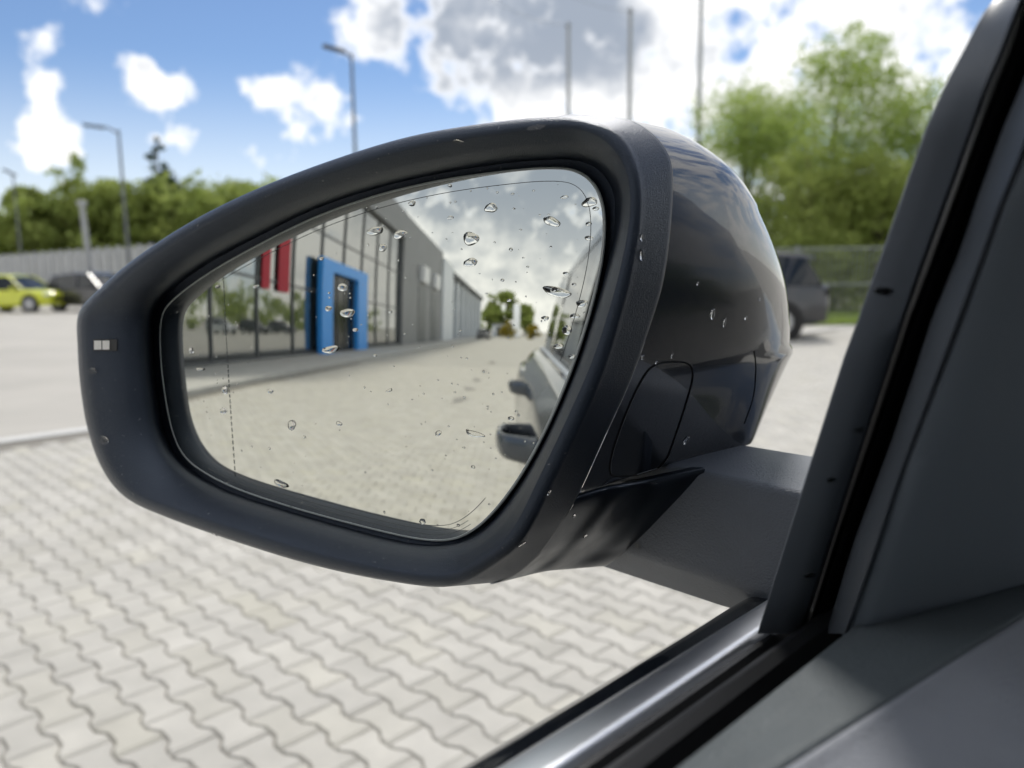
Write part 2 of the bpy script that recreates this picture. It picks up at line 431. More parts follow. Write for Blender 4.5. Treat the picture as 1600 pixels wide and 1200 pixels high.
# ------------------------------------------------------------------ dealership building behind (seen in the mirror)
FACG = mat('facade_glazing', (.030, .042, .043), .03, spec=.9, ior=2.9)
GREYC = mat('grey_cladding', (.24, .245, .25), .5, vary=.06, vscale=.7)
LGREY = mat('light_grey_cladding', (.56, .59, .62), .5, vary=.05, vscale=.7)
WHITEC = mat('white_cladding', (.74, .77, .80), .45, vary=.04, vscale=.7)
BLUE = mat('blue_portal_panel', (.05, .34, .88), .35, spec=.5)
RED = mat('red_banner', (.42, .020, .040), .6)
DARKF = mat('dark_roof_edge', (.06, .065, .065), .6)
MULL = mat('grey_mullion', (.10, .105, .11), .4)
bo = carv(-20, 9.5, 0)
bld = empty('dealership_building', tuple(bo), label='grey and glass showroom with a big blue entrance portal, reflected in the mirror', category='building')
FL = 9.5
bays = [-5.2 - 2.98 * i for i in range(11)]
mb = MB(); cbox(mb, -53.5, -5.0, FL + .35, FL + 14, 0, 9.0); mb.build('wall', GREYC, bld, smooth=False)
rows_ = [(.30, 2.55), (2.63, 4.95), (5.03, 7.35)]
for i in range(10):
    for (z0, z1) in rows_:
        m = MB(); t = rng.normal(0, .0025, 2)
        c = carv((bays[i] + bays[i + 1]) / 2, FL, (z0 + z1) / 2)
        m.box(c, F + UZ * t[0], LF + F * t[1], UZ, 1.43, .02, (z1 - z0) / 2); m.build('pane', FACG, bld, smooth=False)
for b_ in bays:
    m = MB(); cbox(m, b_ - .05, b_ + .05, FL - .09, FL + .1, .1, 7.4); m.build('mullion', MULL, bld, smooth=False)
for z_ in (.2, 2.59, 4.99, 7.38):
    m = MB(); cbox(m, bays[-1], bays[0], FL - .06, FL + .08, z_ - .04 if z_ > .3 else .1, z_ + .04); m.build('transom', MULL, bld, smooth=False)
m = MB(); cbox(m, -35.2, -4.9, FL - .35, FL + .5, 7.45, 9.15); m.build('fascia', GREYC, bld, smooth=False, sharp=None)
m = MB(); cbox(m, -53.5, -35.2, FL - .30, FL + .4, .1, 9.15); blk = m.build('cladding_block', GREYC, bld, smooth=False)
m = MB(); cbox(m, -61.0, -53.5, FL - .5, FL + .6, .1, 8.6); m.build('white_pier', WHITEC, bld, smooth=False)
for f_ in (-42.5, -48.6):
    m = MB(); cbox(m, f_ - 1.6, f_ + 1.6, FL - .34, FL - .2, .12, 4.6); m.build('service_door', mat('service_door_panel', (.09, .10, .11), .4), bld, smooth=False)
    m = MB(); cbox(m, f_ - 1.3, f_ + 1.3, FL - .75, FL - .33, 5.0, 6.3); m.build('sign_box', mat('sign_white', (.8, .8, .8), .4), bld, smooth=False)
for f_ in (-14.35, -15.65):
    m = MB(); cbox(m, f_ - (.62 if f_ > -15 else .95), f_, FL - .14, FL - .11, 2.3, 5.6); m.build('banner', RED, bld, smooth=False)
# portal
def frame_rect(m, f0, f1, l0, l1, z1, w0, w1, lint):
    cbox(m, f0, f0 - w0, l0, l1, .1, z1 - lint); cbox(m, f1, f1 + w1, l0, l1, .1, z1 - lint); cbox(m, f0, f1, l0, l1, z1 - lint + .002, z1)
m = MB(); frame_rect(m, -19.3, -26.0, 9.02, 9.28, 3.95, 1.35, 1.65, .48); prt = m.build('portal', BLUE, bld, smooth=False)
for f_ in (-21.3, -22.5, -23.7):
    m = MB(); cbox(m, f_ - .56, f_ + .56, 9.34, 9.40, .12, 3.46); m.build('door_infill', mat('dark_opening', (.008, .010, .012), .12, spec=.35), prt, smooth=False)  # near-black infill paints the darkness inside the portal opening
    m = MB(); cbox(m, f_ - .60, f_ - .56, 9.30, 9.41, .12, 3.46); m.build('door_stile', MULL, prt, smooth=False)
# long workshop hall beyond
ho = carv(-85, 10, 0)
hall = empty('workshop_hall', tuple(ho), label='long pale workshop hall with an overhanging dark roof edge beyond the showroom, in the mirror', category='building')
m = MB(); cbox(m, -112, -61.2, 10.0, 24, 0, 7.7); m.build('wall', LGREY, hall, smooth=False)
m = MB(); cbox(m, -112.5, -60.8, 9.2, 24.4, 7.7, 8.25); m.build('roof', DARKF, hall, smooth=False)
for i, f_ in enumerate(np.arange(-64, -111, -6.4)):
    m = MB(); cbox(m, f_ - .95, f_ + .95, 9.45, 10.1, 0, 7.6); m.build('column', WHITEC, hall, smooth=False)
    m = MB(); cbox(m, f_ - 5.2, f_ - 1.3, 9.93, 9.99, .1, 4.4); m.build('roller_door', mat('roller_door', (.20, .22, .24), .4), hall, smooth=False)
    m = MB(); cbox(m, f_ - 5.2, f_ - 1.3, 9.93, 9.99, 4.9, 6.6); m.build('window', FACG, hall, smooth=False)

# ------------------------------------------------------------------ parked cars
def make_car(name, label, pos, ang, paint, length=4.4, width=1.8, height=1.6, group=None, tail=None):
    """pos: centre on the ground; ang: heading of the nose (radians, world)"""
    root = empty(name, tuple(pos), label=label, category='car')
    if group: root['group'] = group
    ca, sa = math.cos(ang), math.sin(ang); o = np.array(pos, float)
    def W(x, y, z): return o + np.array([x * ca - y * sa, x * sa + y * ca, z])
    hl, hw = length / 2, width / 2
    # lower body stations along x (rear -> nose): half width factor, sill z, shoulder z
    xs = [-1, -.97, -.85, -.6, -.3, 0, .3, .55, .75, .9, .98, 1.0]
    ws = [.72, .86, .95, 1, 1, 1, 1, 1, .98, .93, .80, .68]
    zt = [.56, .60, .615, .61, .605, .60, .595, .59, .565, .535, .47, .42]
    zb = [.27, .20, .17, .15, .14, .14, .14, .15, .16, .17, .19, .24]
    rows = []
    for x, w, a, b in zip(xs, ws, zt, zb):
        X = x * hl; w2 = w * hw; a *= height; b *= height; md = (a + b) / 2
        rows.append([W(X, -w2 * .90, b), W(X, -w2, b + .10), W(X, -w2, md), W(X, -w2 * .975, a - .05), W(X, -w2 * .90, a), W(X, 0, a + .03), W(X, w2 * .90, a), W(X, w2 * .975, a - .05), W(X, w2, md), W(X, w2, b + .10), W(X, w2 * .90, b)])
    A = np.array(rows); nv = A.shape[1]
    mb = MB(); mb.add(A.reshape(-1, 3), grid_faces(len(xs), nv)); mb.f.append(tuple(range(nv))); mb.f.append(tuple((len(xs) - 1) * nv + i for i in range(nv)))
    mb.f += [tuple((i * nv, (i + 1) * nv, (i + 1) * nv + nv - 1, i * nv + nv - 1)) for i in range(len(xs) - 1)]
    body = mb.build('body', paint, root, sharp=40)
    # greenhouse
    g = [(-.93, .60, .86), (-.80, .93, .80), (-.3, 1.0, .80), (.12, .965, .78), (.50, .60, .86)]
    gr = []
    for x, zt_, wf in g:
        X = x * hl; zb_ = .595 * height; zt_ *= height
        if zt_ < .62 * height: gr.append([W(X, s * hw * .9, zb_ + .002 * i) for i, s in enumerate((-1, -.95, -.4, .4, .95, 1))])
        else: gr.append([W(X, -hw * .93, zb_), W(X, -hw * wf, zt_ - .06), W(X, -hw * wf * .85, zt_ - .012), W(X, hw * wf * .85, zt_ - .012), W(X, hw * wf, zt_ - .06), W(X, hw * .93, zb_)])
    A = np.array(gr); mb = MB(); mb.add(A.reshape(-1, 3), grid_faces(len(g), 6)); mb.build('window_band', TINT, root, sharp=30)
    rf = []
    for x, zt_, wf in [(-.86, .915, .79), (-.80, .935, .80), (-.3, 1.0, .80), (.10, .975, .785), (.17, .935, .79)]:
        X = x * hl; zt_ *= height
        rf.append([W(X, -hw * wf * 1.01, zt_ - .07), W(X, -hw * wf * .95, zt_ - .01), W(X, -hw * wf * .6, zt_ + .008), W(X, 0, zt_ + .012), W(X, hw * wf * .6, zt_ + .008), W(X, hw * wf * .95, zt_ - .01), W(X, hw * wf * 1.01, zt_ - .07)])
    A = np.array(rf); mb = MB(); mb.add(A.reshape(-1, 3), grid_faces(len(rf), 7)); mb.build('roof', paint, root, sharp=50)
    for s in (-1, 1):
        for x0, z0, x1, z1 in ((-.62, .60, -.70, .93), (-.12, .60, -.14, .98), (.48, .60, .15, .955)):
            mb = MB(); mb.tube([W(x0 * hl, s * hw * .945, z0 * height), W(x1 * hl, s * hw * .80, z1 * height)], .035, 6); mb.build('pillar', paint, root)
    R0 = .34
    for x in (-.60, .62):
        for s in (-1, 1):
            c = W(x * hl, s * (hw - .10), R0); ax = np.array([-sa, ca, 0]); e1 = np.array([ca, sa, 0])
            def disc(rad_, depths, n=22):
                mb = MB(); base = 0
                ring = []
                for r_, d_ in zip(rad_, depths):
                    ring.append([c + s * d_ * ax + r_ * (math.cos(2 * math.pi * i / n) * e1 + math.sin(2 * math.pi * i / n) * UZ) for i in range(n)])
                A = np.array(ring); mb.add(A.reshape(-1, 3), grid_faces(len(ring), n, False, True)); mb.f.append(tuple((len(ring) - 1) * n + i for i in range(n))); return mb
            arch = disc([R0 + .07, R0 + .05], [.085, .112]).build('wheel_arch', TYRE, root)
            wh = disc([R0, R0, R0 * .94, R0 * .70, R0 * .66], [-.10, .10, .125, .125, .105]).build('wheel', TYRE, root)
            disc([R0 * .66, R0 * .62, R0 * .2, R0 * .12], [.107, .122, .116, .13]).build('rim', RIM, wh)
    for s in (-1, 1):
        mb = MB(); mb.box(W(hl * .945, s * hw * .70, .47 * height), (ca, sa, 0), (-sa, ca, 0), UZ, .09, .19, .05); mb.build('headlight', LAMPW, root, bevel=.02)
        mb = MB(); mb.box(W(-hl * .965, s * hw * .68, .52 * height), (ca, sa, 0), (-sa, ca, 0), UZ, .06, .17, .07); mb.build('tail_light', tail or LAMPR, root, bevel=.02)
        mb = MB(); mb.box(W(hl * .32, s * (hw + .09), .63 * height), (ca, sa, 0), (-sa, ca, 0), UZ, .06, .10, .06); mb.build('side_mirror', paint, root, bevel=.03)
    mb = MB(); mb.box(W(hl * .985, 0, .34 * height), (ca, sa, 0), (-sa, ca, 0), UZ, .05, hw * .55, .09); mb.build('grille', TYRE, root, bevel=.02)
    return root
YEL = mat('lime_yellow_paint', (.66, .70, .03), .3, coat=1.0)
BLKP = mat('black_car_paint', (.018, .018, .022), .3, coat=1.0)
GRYP = mat('dark_grey_car_paint', (.045, .048, .055), .3, metal=.3, coat=1.0)
SILP = mat('silver_car_paint', (.50, .52, .54), .3, metal=.6, coat=1.0)
p = gnd(22, 489); make_car('parked_car', 'lime yellow car parked beside the black one, before the panel wall', (p[0] - .6, p[1] + 1.2, 0), R_(-8), YEL, 4.2, 1.78, 1.58)
p = gnd(122, 487); make_car('parked_car', 'black car parked beside the lime yellow one, before the panel wall', (p[0] + .4, p[1] + 1.0, 0), R_(-20), BLKP, 4.5, 1.84, 1.62)
p = gnd(1284, 527); make_car('parked_car', 'dark grey car just behind the nose of the mirror housing, by the mesh fence', (p[0] - 2.2, p[1] + .5, 0), R_(170), mat('charcoal_car_paint', (.022, .024, .030), .35, coat=1.0), 4.5, 1.84, 1.70, tail=TYRE)
make_car('parked_car', 'small black car parked far down by the workshop hall, in the mirror', tuple(carv(-74, 6.0, 0)), math.atan2(F[1], F[0]), BLKP, 4.2, 1.78, 1.55)
for i, (f_, c_, w_) in enumerate([(-44, SILP, 'silver'), (-52, BLKP, 'black'), (-60, GRYP, 'dark grey')]):
    make_car('parked_car', f'{w_} car parked across the yard, showing only as a reflection in the showroom glass', tuple(carv(f_, -15, 0)), math.atan2(LF[1], LF[0]), c_, 4.5, 1.85, 1.6)

# ------------------------------------------------------------------ lamps, poles, walls
LAMPG = mat('dark_lamp_grey', (.13, .14, .15), .5, metal=.2)
def street_lamp(px, ytop, depth, label, arm_px=-34, r=.075, head=True, drop=.12, thin=False):
    d = ray(px, ytop); d = d / (d @ fw); top = CAM + d * depth
    root = empty('street_lamp', (top[0], top[1], 0), label=label, category='street lamp')
    b = np.array([top[0], top[1], 0.0])
    MB().tube([b, b + UZ * top[2] * .5, b + UZ * top[2]], [r, r * .8, r * .6], 12).build('pole', LAMPG, root)
    MB().box(b + UZ * .02, (1, 0, 0), (0, 1, 0), UZ, .18, .18, .02).build('base_plate', GALV, root, bevel=.005)
    if head:
        s = arm_px / FPX * depth
        tip = top + np.array([s, -.25, drop])
        arm = MB().tube([top - UZ * .12, top + (tip - top) * .45 + UZ * .05, tip], [.04, .035, .03], 8).build('arm', LAMPG, root)
        dr = (tip - top) / np.linalg.norm(tip - top)
        MB().box(tip - dr * .12, dr, np.cross(UZ, dr), UZ, .36, .13, .045).build('lamp_head', mat('lamp_head_grey', (.10, .11, .12), .5), root, bevel=.02)
    return root
street_lamp(185, 203, 30, 'grey street lamp nearest the black parked car, its arm pointing left', -38)
street_lamp(20, 272, 45, 'thin street lamp behind the yellow car at the picture edge', -4)
street_lamp(549, 84, 25, 'tall dark street lamp rising behind the top edge of the mirror', -30)
for px, yt, dp, lab in [(888, 40, 30, 'pale mast with the shorter top, above the middle of the mirror'), (985, 18, 27, 'pale mast between the other two, above the mirror corner'), (1097, -60, 26, 'pale mast nearest the green trees, running out of the picture')]:
    d = ray(px, yt); top = CAM + d * dp
    root = empty('mast', (top[0], top[1], 0), label=lab, category='mast', group='pale masts behind the mirror')
    b = np.array([top[0], top[1], 0]); MB().tube([b, b + UZ * top[2]], [.10, .07], 12).build('pole', mat('mast_grey', (.34, .36, .37), .5), root)
    MB().tube([b + UZ * (top[2] - .02), b + UZ * (top[2] + .12)], [.11, .05], 12).build('finial', GALV, root)
    cb = [top + (-F * .0 + np.array([-1.0, 0, .42]) * t * 4 - UZ * .35 * math.sin(math.pi * t)) for t in np.linspace(0, 1, 9)]
    MB().tube(cb, .008, 5).build('cable', GALV, root)
d = ray(128, 322); top = CAM + d * 33
root = empty('camera_pole', (top[0], top[1], 0), label='short pale concrete pole standing before the panel wall', category='pole')
b = np.array([top[0], top[1], 0]); MB().tube([b + np.array([.18, 0, 0]), top], [.15, .10], 12).build('pole', CONC, root)
MB().box(top + UZ * .12, (1, 0, 0), (0, 1, 0), UZ, .16, .14, .12).build('camera_housing', CONC, root, bevel=.05)

# panel wall on the far side of the lot
A0 = CAM + ray(-60, 405) * 50; B0 = CAM + ray(240, 382) * 38
zt0, zt1 = A0[2], B0[2]
wv = (B0 - A0)[:2]; wl = np.linalg.norm(wv); wd = np.array([wv[0] / wl, wv[1] / wl, 0]); wn = np.array([-wd[1], wd[0], 0])
wall = empty('panel_wall', (A0[0], A0[1], 0), label='long pale grey wall of upright concrete panels behind the parked cars', category='wall')
step = .98; npan = int((wl + 18) / step)
for i in range(npan):
    c = np.array([A0[0], A0[1], 0]) + wd * (i + .5) * step; h = zt0 + (zt1 - zt0) * (i * step / wl) * .8
    MB().box(c + UZ * h / 2 + wn * rng.normal(0, .01), wd, wn, UZ, step / 2 - .03, .06, h / 2).build('panel', CONC, wall, smooth=False)
    MB().box(c + wd * step / 2 + UZ * (h / 2 + .05) - wn * .04, wd, wn, UZ, .05, .11, h / 2 + .05).build('post', mat('pale_post', (.50, .51, .51), .7), wall, smooth=False)

# mesh fence on the right
fa = gnd(1090, 506); fb = gnd(1440, 503)
fd = (fb - fa) / np.linalg.norm(fb - fa); fl = np.linalg.norm(fb - fa)
fence = empty('mesh_fence', tuple(fa), label='grey wire mesh fence below the trees beside the dark grey car', category='fence')
for i in range(int(fl / 2.4) + 1):
    b = fa + fd * i * 2.4; MB().tube([b, b + UZ * 1.9], .035, 8).build('post', GALV, fence)
for z_ in (.12, .95, 1.83):
    MB().tube([fa + UZ * z_, fb + UZ * z_], .022, 6).build('rail', GALV, fence)
mb = MB()
for i in range(int(fl / .10)):
    b = fa + fd * i * .10; mb.box(b + UZ * .97, fd, np.cross(UZ, fd), UZ, .006, .006, .88)
mb.build('wire', GALV, fence, smooth=False, kind='stuff')

# ------------------------------------------------------------------ trees
LEAF_A = leaf_mat('spring_leaf', (.27, .38, .085), (.45, .54, .17), .52)
LEAF_B = leaf_mat('mid_leaf', (.24, .31, .075), (.39, .45, .13), .50)
LEAF_C = leaf_mat('conifer_needles', (.030, .060, .020), (.065, .105, .030), .2)
LEAF_Y = leaf_mat('yellow_leaf', (.26, .20, .018), (.36, .30, .03), .3)
BARK = mat('bark', (.10, .085, .065), .9, vary=.3, vscale=8, bump=.6, bscale=25, bdist=.02)

def leaf_cloud(blobs, n, size, seed=0, up_bias=.3):
    """leaf-sized folded faces scattered in clumps through a list of ellipsoid blobs (cx,cy,cz,rx,ry,rz)"""
    r = np.random.default_rng(seed)
    B = np.array(blobs, float); vol = B[:, 3] * B[:, 4] * B[:, 5]; pick = r.choice(len(B), n, p=vol / vol.sum())
    ncl = max(20, n // 26)
    # clump centres biased to the shell
    def sample(m):
        u = r.normal(size=(m, 3)); u /= np.linalg.norm(u, axis=1)[:, None]
        return u * (r.uniform(.25, 1, (m, 1)) ** .45)
    cb = r.choice(len(B), ncl, p=vol / vol.sum()); cc = B[cb, :3] + sample(ncl) * B[cb, 3:]
    spread = (vol ** (1 / 3))[cb] * .17
    w = r.choice(ncl, n)
    P = cc[w] + r.normal(size=(n, 3)) * spread[w][:, None] * np.array([1, 1, .75])
    nrm = r.normal(size=(n, 3)) + np.array([0, 0, up_bias]); nrm /= np.linalg.norm(nrm, axis=1)[:, None]
    t = np.cross(nrm, r.normal(size=(n, 3))); t /= np.linalg.norm(t, axis=1)[:, None]; b = np.cross(nrm, t)
    s = size * r.uniform(.6, 1.4, n)[:, None]
    V = np.stack([P - t * s, P + b * s * .5 + nrm * s * .12, P + t * s, P - b * s * .5 + nrm * s * .12], 1).reshape(-1, 3)
    Fc = np.arange(n * 4).reshape(-1, 4)
    return V, Fc

def mesh_fast(name, V, Fc, material, parent=None, **props):
    if parent is not None: V = V - parent_origin(parent)
    me = bpy.data.meshes.new(name); n = len(V); m_ = len(Fc)
    me.vertices.add(n); me.vertices.foreach_set('co', V.astype(np.float32).ravel())
    me.loops.add(m_ * 4); me.loops.foreach_set('vertex_index', Fc.astype(np.int32).ravel())
    me.polygons.add(m_); me.polygons.foreach_set('loop_start', np.arange(0, m_ * 4, 4, dtype=np.int32)); me.polygons.foreach_set('loop_total', np.full(m_, 4, dtype=np.int32))
    me.materials.append(material); me.update(calc_edges=True); me.validate()
    o = bpy.data.objects.new(name, me); return link(o, parent, **props)

def tree(name, label, base, height, radius, n, size, leaf, seed, trunk_r=.14, crown_from=.28, conifer=False, group=None, squash=1.0, sparse_top=0):
    r = np.random.default_rng(seed); base = np.array(base, float); base[2] = 0
    root = empty(name, tuple(base), label=label, category='tree')
    if group: root['group'] = group
    mb = MB()
    top = base + np.array([r.normal(0, .2), r.normal(0, .2), height * (.97 if conifer else .8)])
    pts = [base - UZ * .1, base + (top - base) * .3 + r.normal(0, .08, 3) * [1, 1, 0], base + (top - base) * .6 + r.normal(0, .12, 3) * [1, 1, 0], top]
    mb.tube(catmull(pts, 4), list(np.linspace(trunk_r, trunk_r * .22, 13)), 9)
    blobs = []
    if conifer:
        for t in np.linspace(.12, 1, 13):
            rr = radius * (1 - t) ** .8 + .12; blobs.append((*(base + (top - base) * t), rr, rr, height * .07))
    else:
        nb = 13
        for i in range(nb):
            a = r.uniform(0, 2 * math.pi); zf = crown_from + (1 - crown_from) * r.uniform(.12, .86)
            wid = math.sin(math.pi * min(1, max(.08, (zf - crown_from) / (1 - crown_from) * .85 + .16)))
            q = r.uniform(.25, .72) * radius * wid
            c = base + np.array([math.cos(a) * q, math.sin(a) * q, zf * height]); s = radius * r.uniform(.34, .56)
            blobs.append((*c, s, s, s * .85 * squash))
            mb.tube(catmull([base + (top - base) * max(.2, zf - .28), (base + (top - base) * zf + c) / 2 - UZ * .15, c + UZ * s * .4], 3), list(np.linspace(trunk_r * .4, .015, 7)), 6)
        for i in range(sparse_top):
            a = r.uniform(0, 2 * math.pi); q = r.uniform(0, .55) * radius
            blobs.append((*(base + np.array([math.cos(a) * q, math.sin(a) * q, height * r.uniform(.82, 1.0)])), radius * .22, radius * .22, radius * .16))
    mb.build('trunk', BARK, root)
    V, Fc = leaf_cloud(blobs, n, size, seed); mesh_fast('crown', V, Fc, leaf, root)
    return root

def at_depth(px, depth):
    d = ray(px, 431); P = CAM + d * depth; return (P[0], P[1], 0)
# right-hand group close by
tree('birch_tree', 'tallest light green tree right of the mirror, thin and airy at its top', at_depth(1300, 26), 8.7, 3.3, 26000, .062, LEAF_A, 11, crown_from=.2, sparse_top=14)
tree('bushy_tree', 'light green bushy tree lowest and closest to the mirror housing', at_depth(1165, 27), 7.4, 3.2, 24000, .062, LEAF_A, 12, crown_from=.1)
tree('bushy_tree', 'yellowish green tree partly hidden by the black window frame', at_depth(1430, 25), 6.9, 2.9, 21000, .062, LEAF_A, 13, crown_from=.08)
tree('bushy_tree', 'darker green tree low behind the dark grey car and the mesh fence', at_depth(1255, 23.5), 5.0, 2.4, 17000, .062, LEAF_B, 14, crown_from=.06)
tree('bushy_tree', 'low green shrub tree over the fence beside the window frame', at_depth(1370, 23), 4.6, 2.0, 16000, .06, LEAF_B, 15, crown_from=.05)
# distinct trees on the left skyline
tree('fir_tree', 'dark pointed conifer rising above the wood on the skyline', at_depth(256, 60), 12.2, 3.8, 12000, .22, LEAF_C, 21, conifer=True, trunk_r=.2)
tree('round_tree', 'round dark tree sticking out of the skyline above the short pale pole', at_depth(135, 58), 10.0, 3.2, 6000, .20, LEAF_B, 22, crown_from=.3)
tree('round_tree', 'smaller round tree sticking out of the skyline between two street lamps', at_depth(66, 57), 9.2, 2.2, 4500, .20, LEAF_B, 23, crown_from=.35)
# the wood as a mass
bl = []
r5 = np.random.default_rng(5)
for px in range(-160, 760, 16):
    dp = r5.uniform(56, 74); P = at_depth(px, dp)
    topy = np.interp(px, [-160, 0, 40, 100, 170, 230, 290, 350, 430, 760], [330, 330, 335, 322, 300, 285, 288, 285, 285, 310]) + r5.normal(0, 8)
    h = 1.25 + (431 - topy) / FPX * dp
    for zf in (.25, .55, .82):
        s = r5.uniform(1.6, 2.5); bl.append((P[0] + r5.normal(0, 1), P[1] + r5.normal(0, 1.5), h * zf - .3, s * 1.2, s * 1.2, h * .22))
V, Fc = leaf_cloud(bl, 90000, .30, 5); mesh_fast('woodland', V, Fc, LEAF_B, None, kind='stuff', label='dense green wood filling the skyline behind the panel wall', category='woodland')
bl = []
for px in range(1090, 1500, 14):
    dp = r5.uniform(22, 27); P = at_depth(px, dp); h = r5.uniform(2.6, 4.0)
    bl.append((P[0], P[1], h * .45, .9, .9, h * .5))
V, Fc = leaf_cloud(bl, 26000, .09, 6); mesh_fast('undergrowth', V, Fc, LEAF_B, None, kind='stuff', label='green undergrowth behind the mesh fence', category='undergrowth')
# verge at the foot of the fence
fn = np.cross(UZ, fd)
sheet('grass_verge', [fa - fn * 1.0, fb - fn * 1.0, fb + fn * 60, fa + fn * 60], GRASSM, .012, kind='structure')
gv = []; gf = []
gr_ = np.random.default_rng(9)
for i in range(9000):
    b = fa + fd * gr_.uniform(0, fl) + fn * gr_.uniform(-1.0, 2.5); h = gr_.uniform(.06, .22); a = gr_.uniform(0, 6.28); w = np.array([math.cos(a), math.sin(a), 0]) * .012; ln = np.array([gr_.normal(0, .05), gr_.normal(0, .05), h])
    k0 = len(gv); gv += [b - w, b + w, b + w * .3 + ln, b - w * .3 + ln]; gf.append((k0, k0 + 1, k0 + 2, k0 + 3))
mesh_fast('grass', np.array(gv), np.array(gf), LEAF_A, None, kind='stuff', label='grass along the foot of the mesh fence', category='grass')
# far end of the yard, seen in the mirror
for i, (l_, h_, s_, lab) in enumerate([(8.5, 10.5, 31, 'green tree next to the end of the workshop hall, in the mirror'), (4.2, 11.2, 32, 'taller green tree in the middle of the yard end, in the mirror'), (-.6, 8.2, 33, 'lower green tree nearest the car at the yard end, in the mirror')]):
    tree('yard_tree', lab, tuple(carv(-128, l_, 0)), h_, 3.6, 4500, .34, LEAF_B, s_, crown_from=.15, trunk_r=.25)
for l_, s_, lab in ((2.6, 41, 'yellow shrub farther from the car at the end of the yard, in the mirror'), (-1.6, 42, 'yellow shrub closer to the car at the end of the yard, in the mirror')):
    t_ = tree('yellow_shrub', lab, tuple(carv(-84, l_, 0)), 2.7, 1.35, 2600, .13, LEAF_Y, s_, crown_from=.02, trunk_r=.06); t_['category'] = 'shrub'
po = carv(-104, 1.3, 0); py = empty('sign_pylon', tuple(po), label='plain white sign pylon at the end of the yard, in the mirror', category='sign')
m = MB(); cbox(m, -104.3, -103.9, .6, 2.0, .3, 6.6); m.build('panel', WHITEC, py, bevel=.03)
m = MB(); cbox(m, -104.4, -103.8, .4, 2.2, 0, .3); m.build('plinth', CONC, py, bevel=.02)
so = carv(-118, 4.5, 0); sh = empty('storage_shed', tuple(so), label='low white shed before the trees at the end of the yard, in the mirror', category='shed')
m = MB(); cbox(m, -122, -116, 2.4, 7.2, 0, 2.7); m.build('wall', WHITEC, sh, smooth=False)
m = MB(); cbox(m, -122.3, -115.7, 2.1, 7.5, 2.702, 3.1); m.build('roof', DARKF, sh, smooth=False)
m = MB(); cbox(m, -115.99, -115.93, 3.2, 6.2, 0, 2.2); m.build('door', MULL, sh, smooth=False)
bl = []
for f_ in np.arange(-150, -20, 5.0):
    s = r5.uniform(2.4, 3.4); bl.append((*carv(f_, -30 - r5.uniform(0, 5), s * 1.1), s * 1.2, s * 1.2, s * 1.2))
V, Fc = leaf_cloud(bl, 12000, .38, 8); mesh_fast('hedgerow', V, Fc, LEAF_B, None, kind='stuff', label='dark green hedgerow across the yard, showing in the showroom glass', category='hedgerow')
# ------------------------------------------------------------------ our car
Z0 = CAM[2]
car = empty('car', tuple(carv(-.8, -.6, 0)), label='dark graphite car we look out of, with its large door mirror filling the picture', category='car')

def sweep(name, section, fs, material, parent, fn=None, smooth=True, sharp=40, slope=-.010, **props):
    """sweep a (l, z-relative-to-camera) section along the car"""
    rows = []
    for f_ in fs:
        row = []
        for (l_, z_) in section:
            dl, dz = fn(f_, l_, z_) if fn else (0, 0)
            row.append(carv(f_, l_ + dl, Z0 + z_ + dz + slope * (f_ - .13)))
        rows.append(row)
    return surf(name, rows, material, parent, smooth=smooth, sharp=sharp, **props)

SKIN = [(.1280, -.140), (.1310, -.1352), (.148, -.1403), (.160, -.1445), (.174, -.159), (.198, -.190), (.214, -.220), (.226, -.27), (.233, -.34), (.234, -.45), (.226, -.6), (.205, -.76), (.185, -.9), (.12, -.95)]
def skinfine():
    A = catmull(np.array(SKIN), 4); return [tuple(a) for a in A]
SK = skinfine()
front_door = sweep('front_door', SK, np.linspace(.31, -.74, 22), PAINTB, car)
rear_fn = lambda f_, l_, z_: (.030 * math.exp(-((f_ + 1.95) / .42) ** 2) * (1 if z_ < -.2 else .35) - max(0, -f_ - 2.2) ** 2 * .5, 0)
sweep('rear_door', SK, np.linspace(-.746, -1.55, 18), PAINTB, car, rear_fn)
sweep('rear_fender', SK, np.linspace(-1.556, -2.75, 26), PAINTB, car, rear_fn)
sweep('front_fender', [s_ for s_ in SK], np.linspace(.316, 1.5, 20), PAINTB, car, lambda f_, l_, z_: (-.04 - max(0, f_ - .9) ** 2 * .35, -.06 * max(0, f_ - .3)))
# belt trim and seals belong to the front door
sweep('belt_trim', [(.1308, -.1370), (.1302, -.1240), (.1292, -.1226), (.1262, -.1214), (.122, -.1207), (.1188, -.1203), (.1174, -.1203), (.1160, -.1212), (.1150, -.1240)], np.linspace(.268, -.74, 24), CHROME, front_door)
sweep('outer_seal', [(.1152, -.1240), (.1140, -.1215), (.1122, -.1196), (.1108, -.1200), (.1085, -.1240), (.1070, -.1260)], np.linspace(.272, -.74, 24), RUBBER, front_door)
sweep('inner_seal', [(.1072, -.1262), (.1056, -.1190), (.1030, -.1150), (.1000, -.1134), (.0968, -.1150), (.0945, -.1210), (.0900, -.1300), (.0852, -.1300), (.0846, -.1100)], np.linspace(.285, -.74, 24), RUBBER, front_door)
card_fs = np.concatenate([np.linspace(.42, .16, 24), np.linspace(.15, -.74, 12)])
card_fn = lambda f_, l_, z_: (-.15 * (max(f_, .05) - .154) * min(1, max(0, (.0844 - l_) / .02)), 0)
cs1 = catmull(np.array([(.0846, -.128), (.0844, -.1085), (.0815, -.1052), (.074, -.1030), (.066, -.1008), (.0632, -.1006), (.0622, -.1016)]), 4)
cs2 = catmull(np.array([(.0626, -.1016), (.0610, -.1012), (.056, -.1040), (.035, -.1125), (.005, -.130), (-.03, -.160), (-.05, -.20)]), 4)
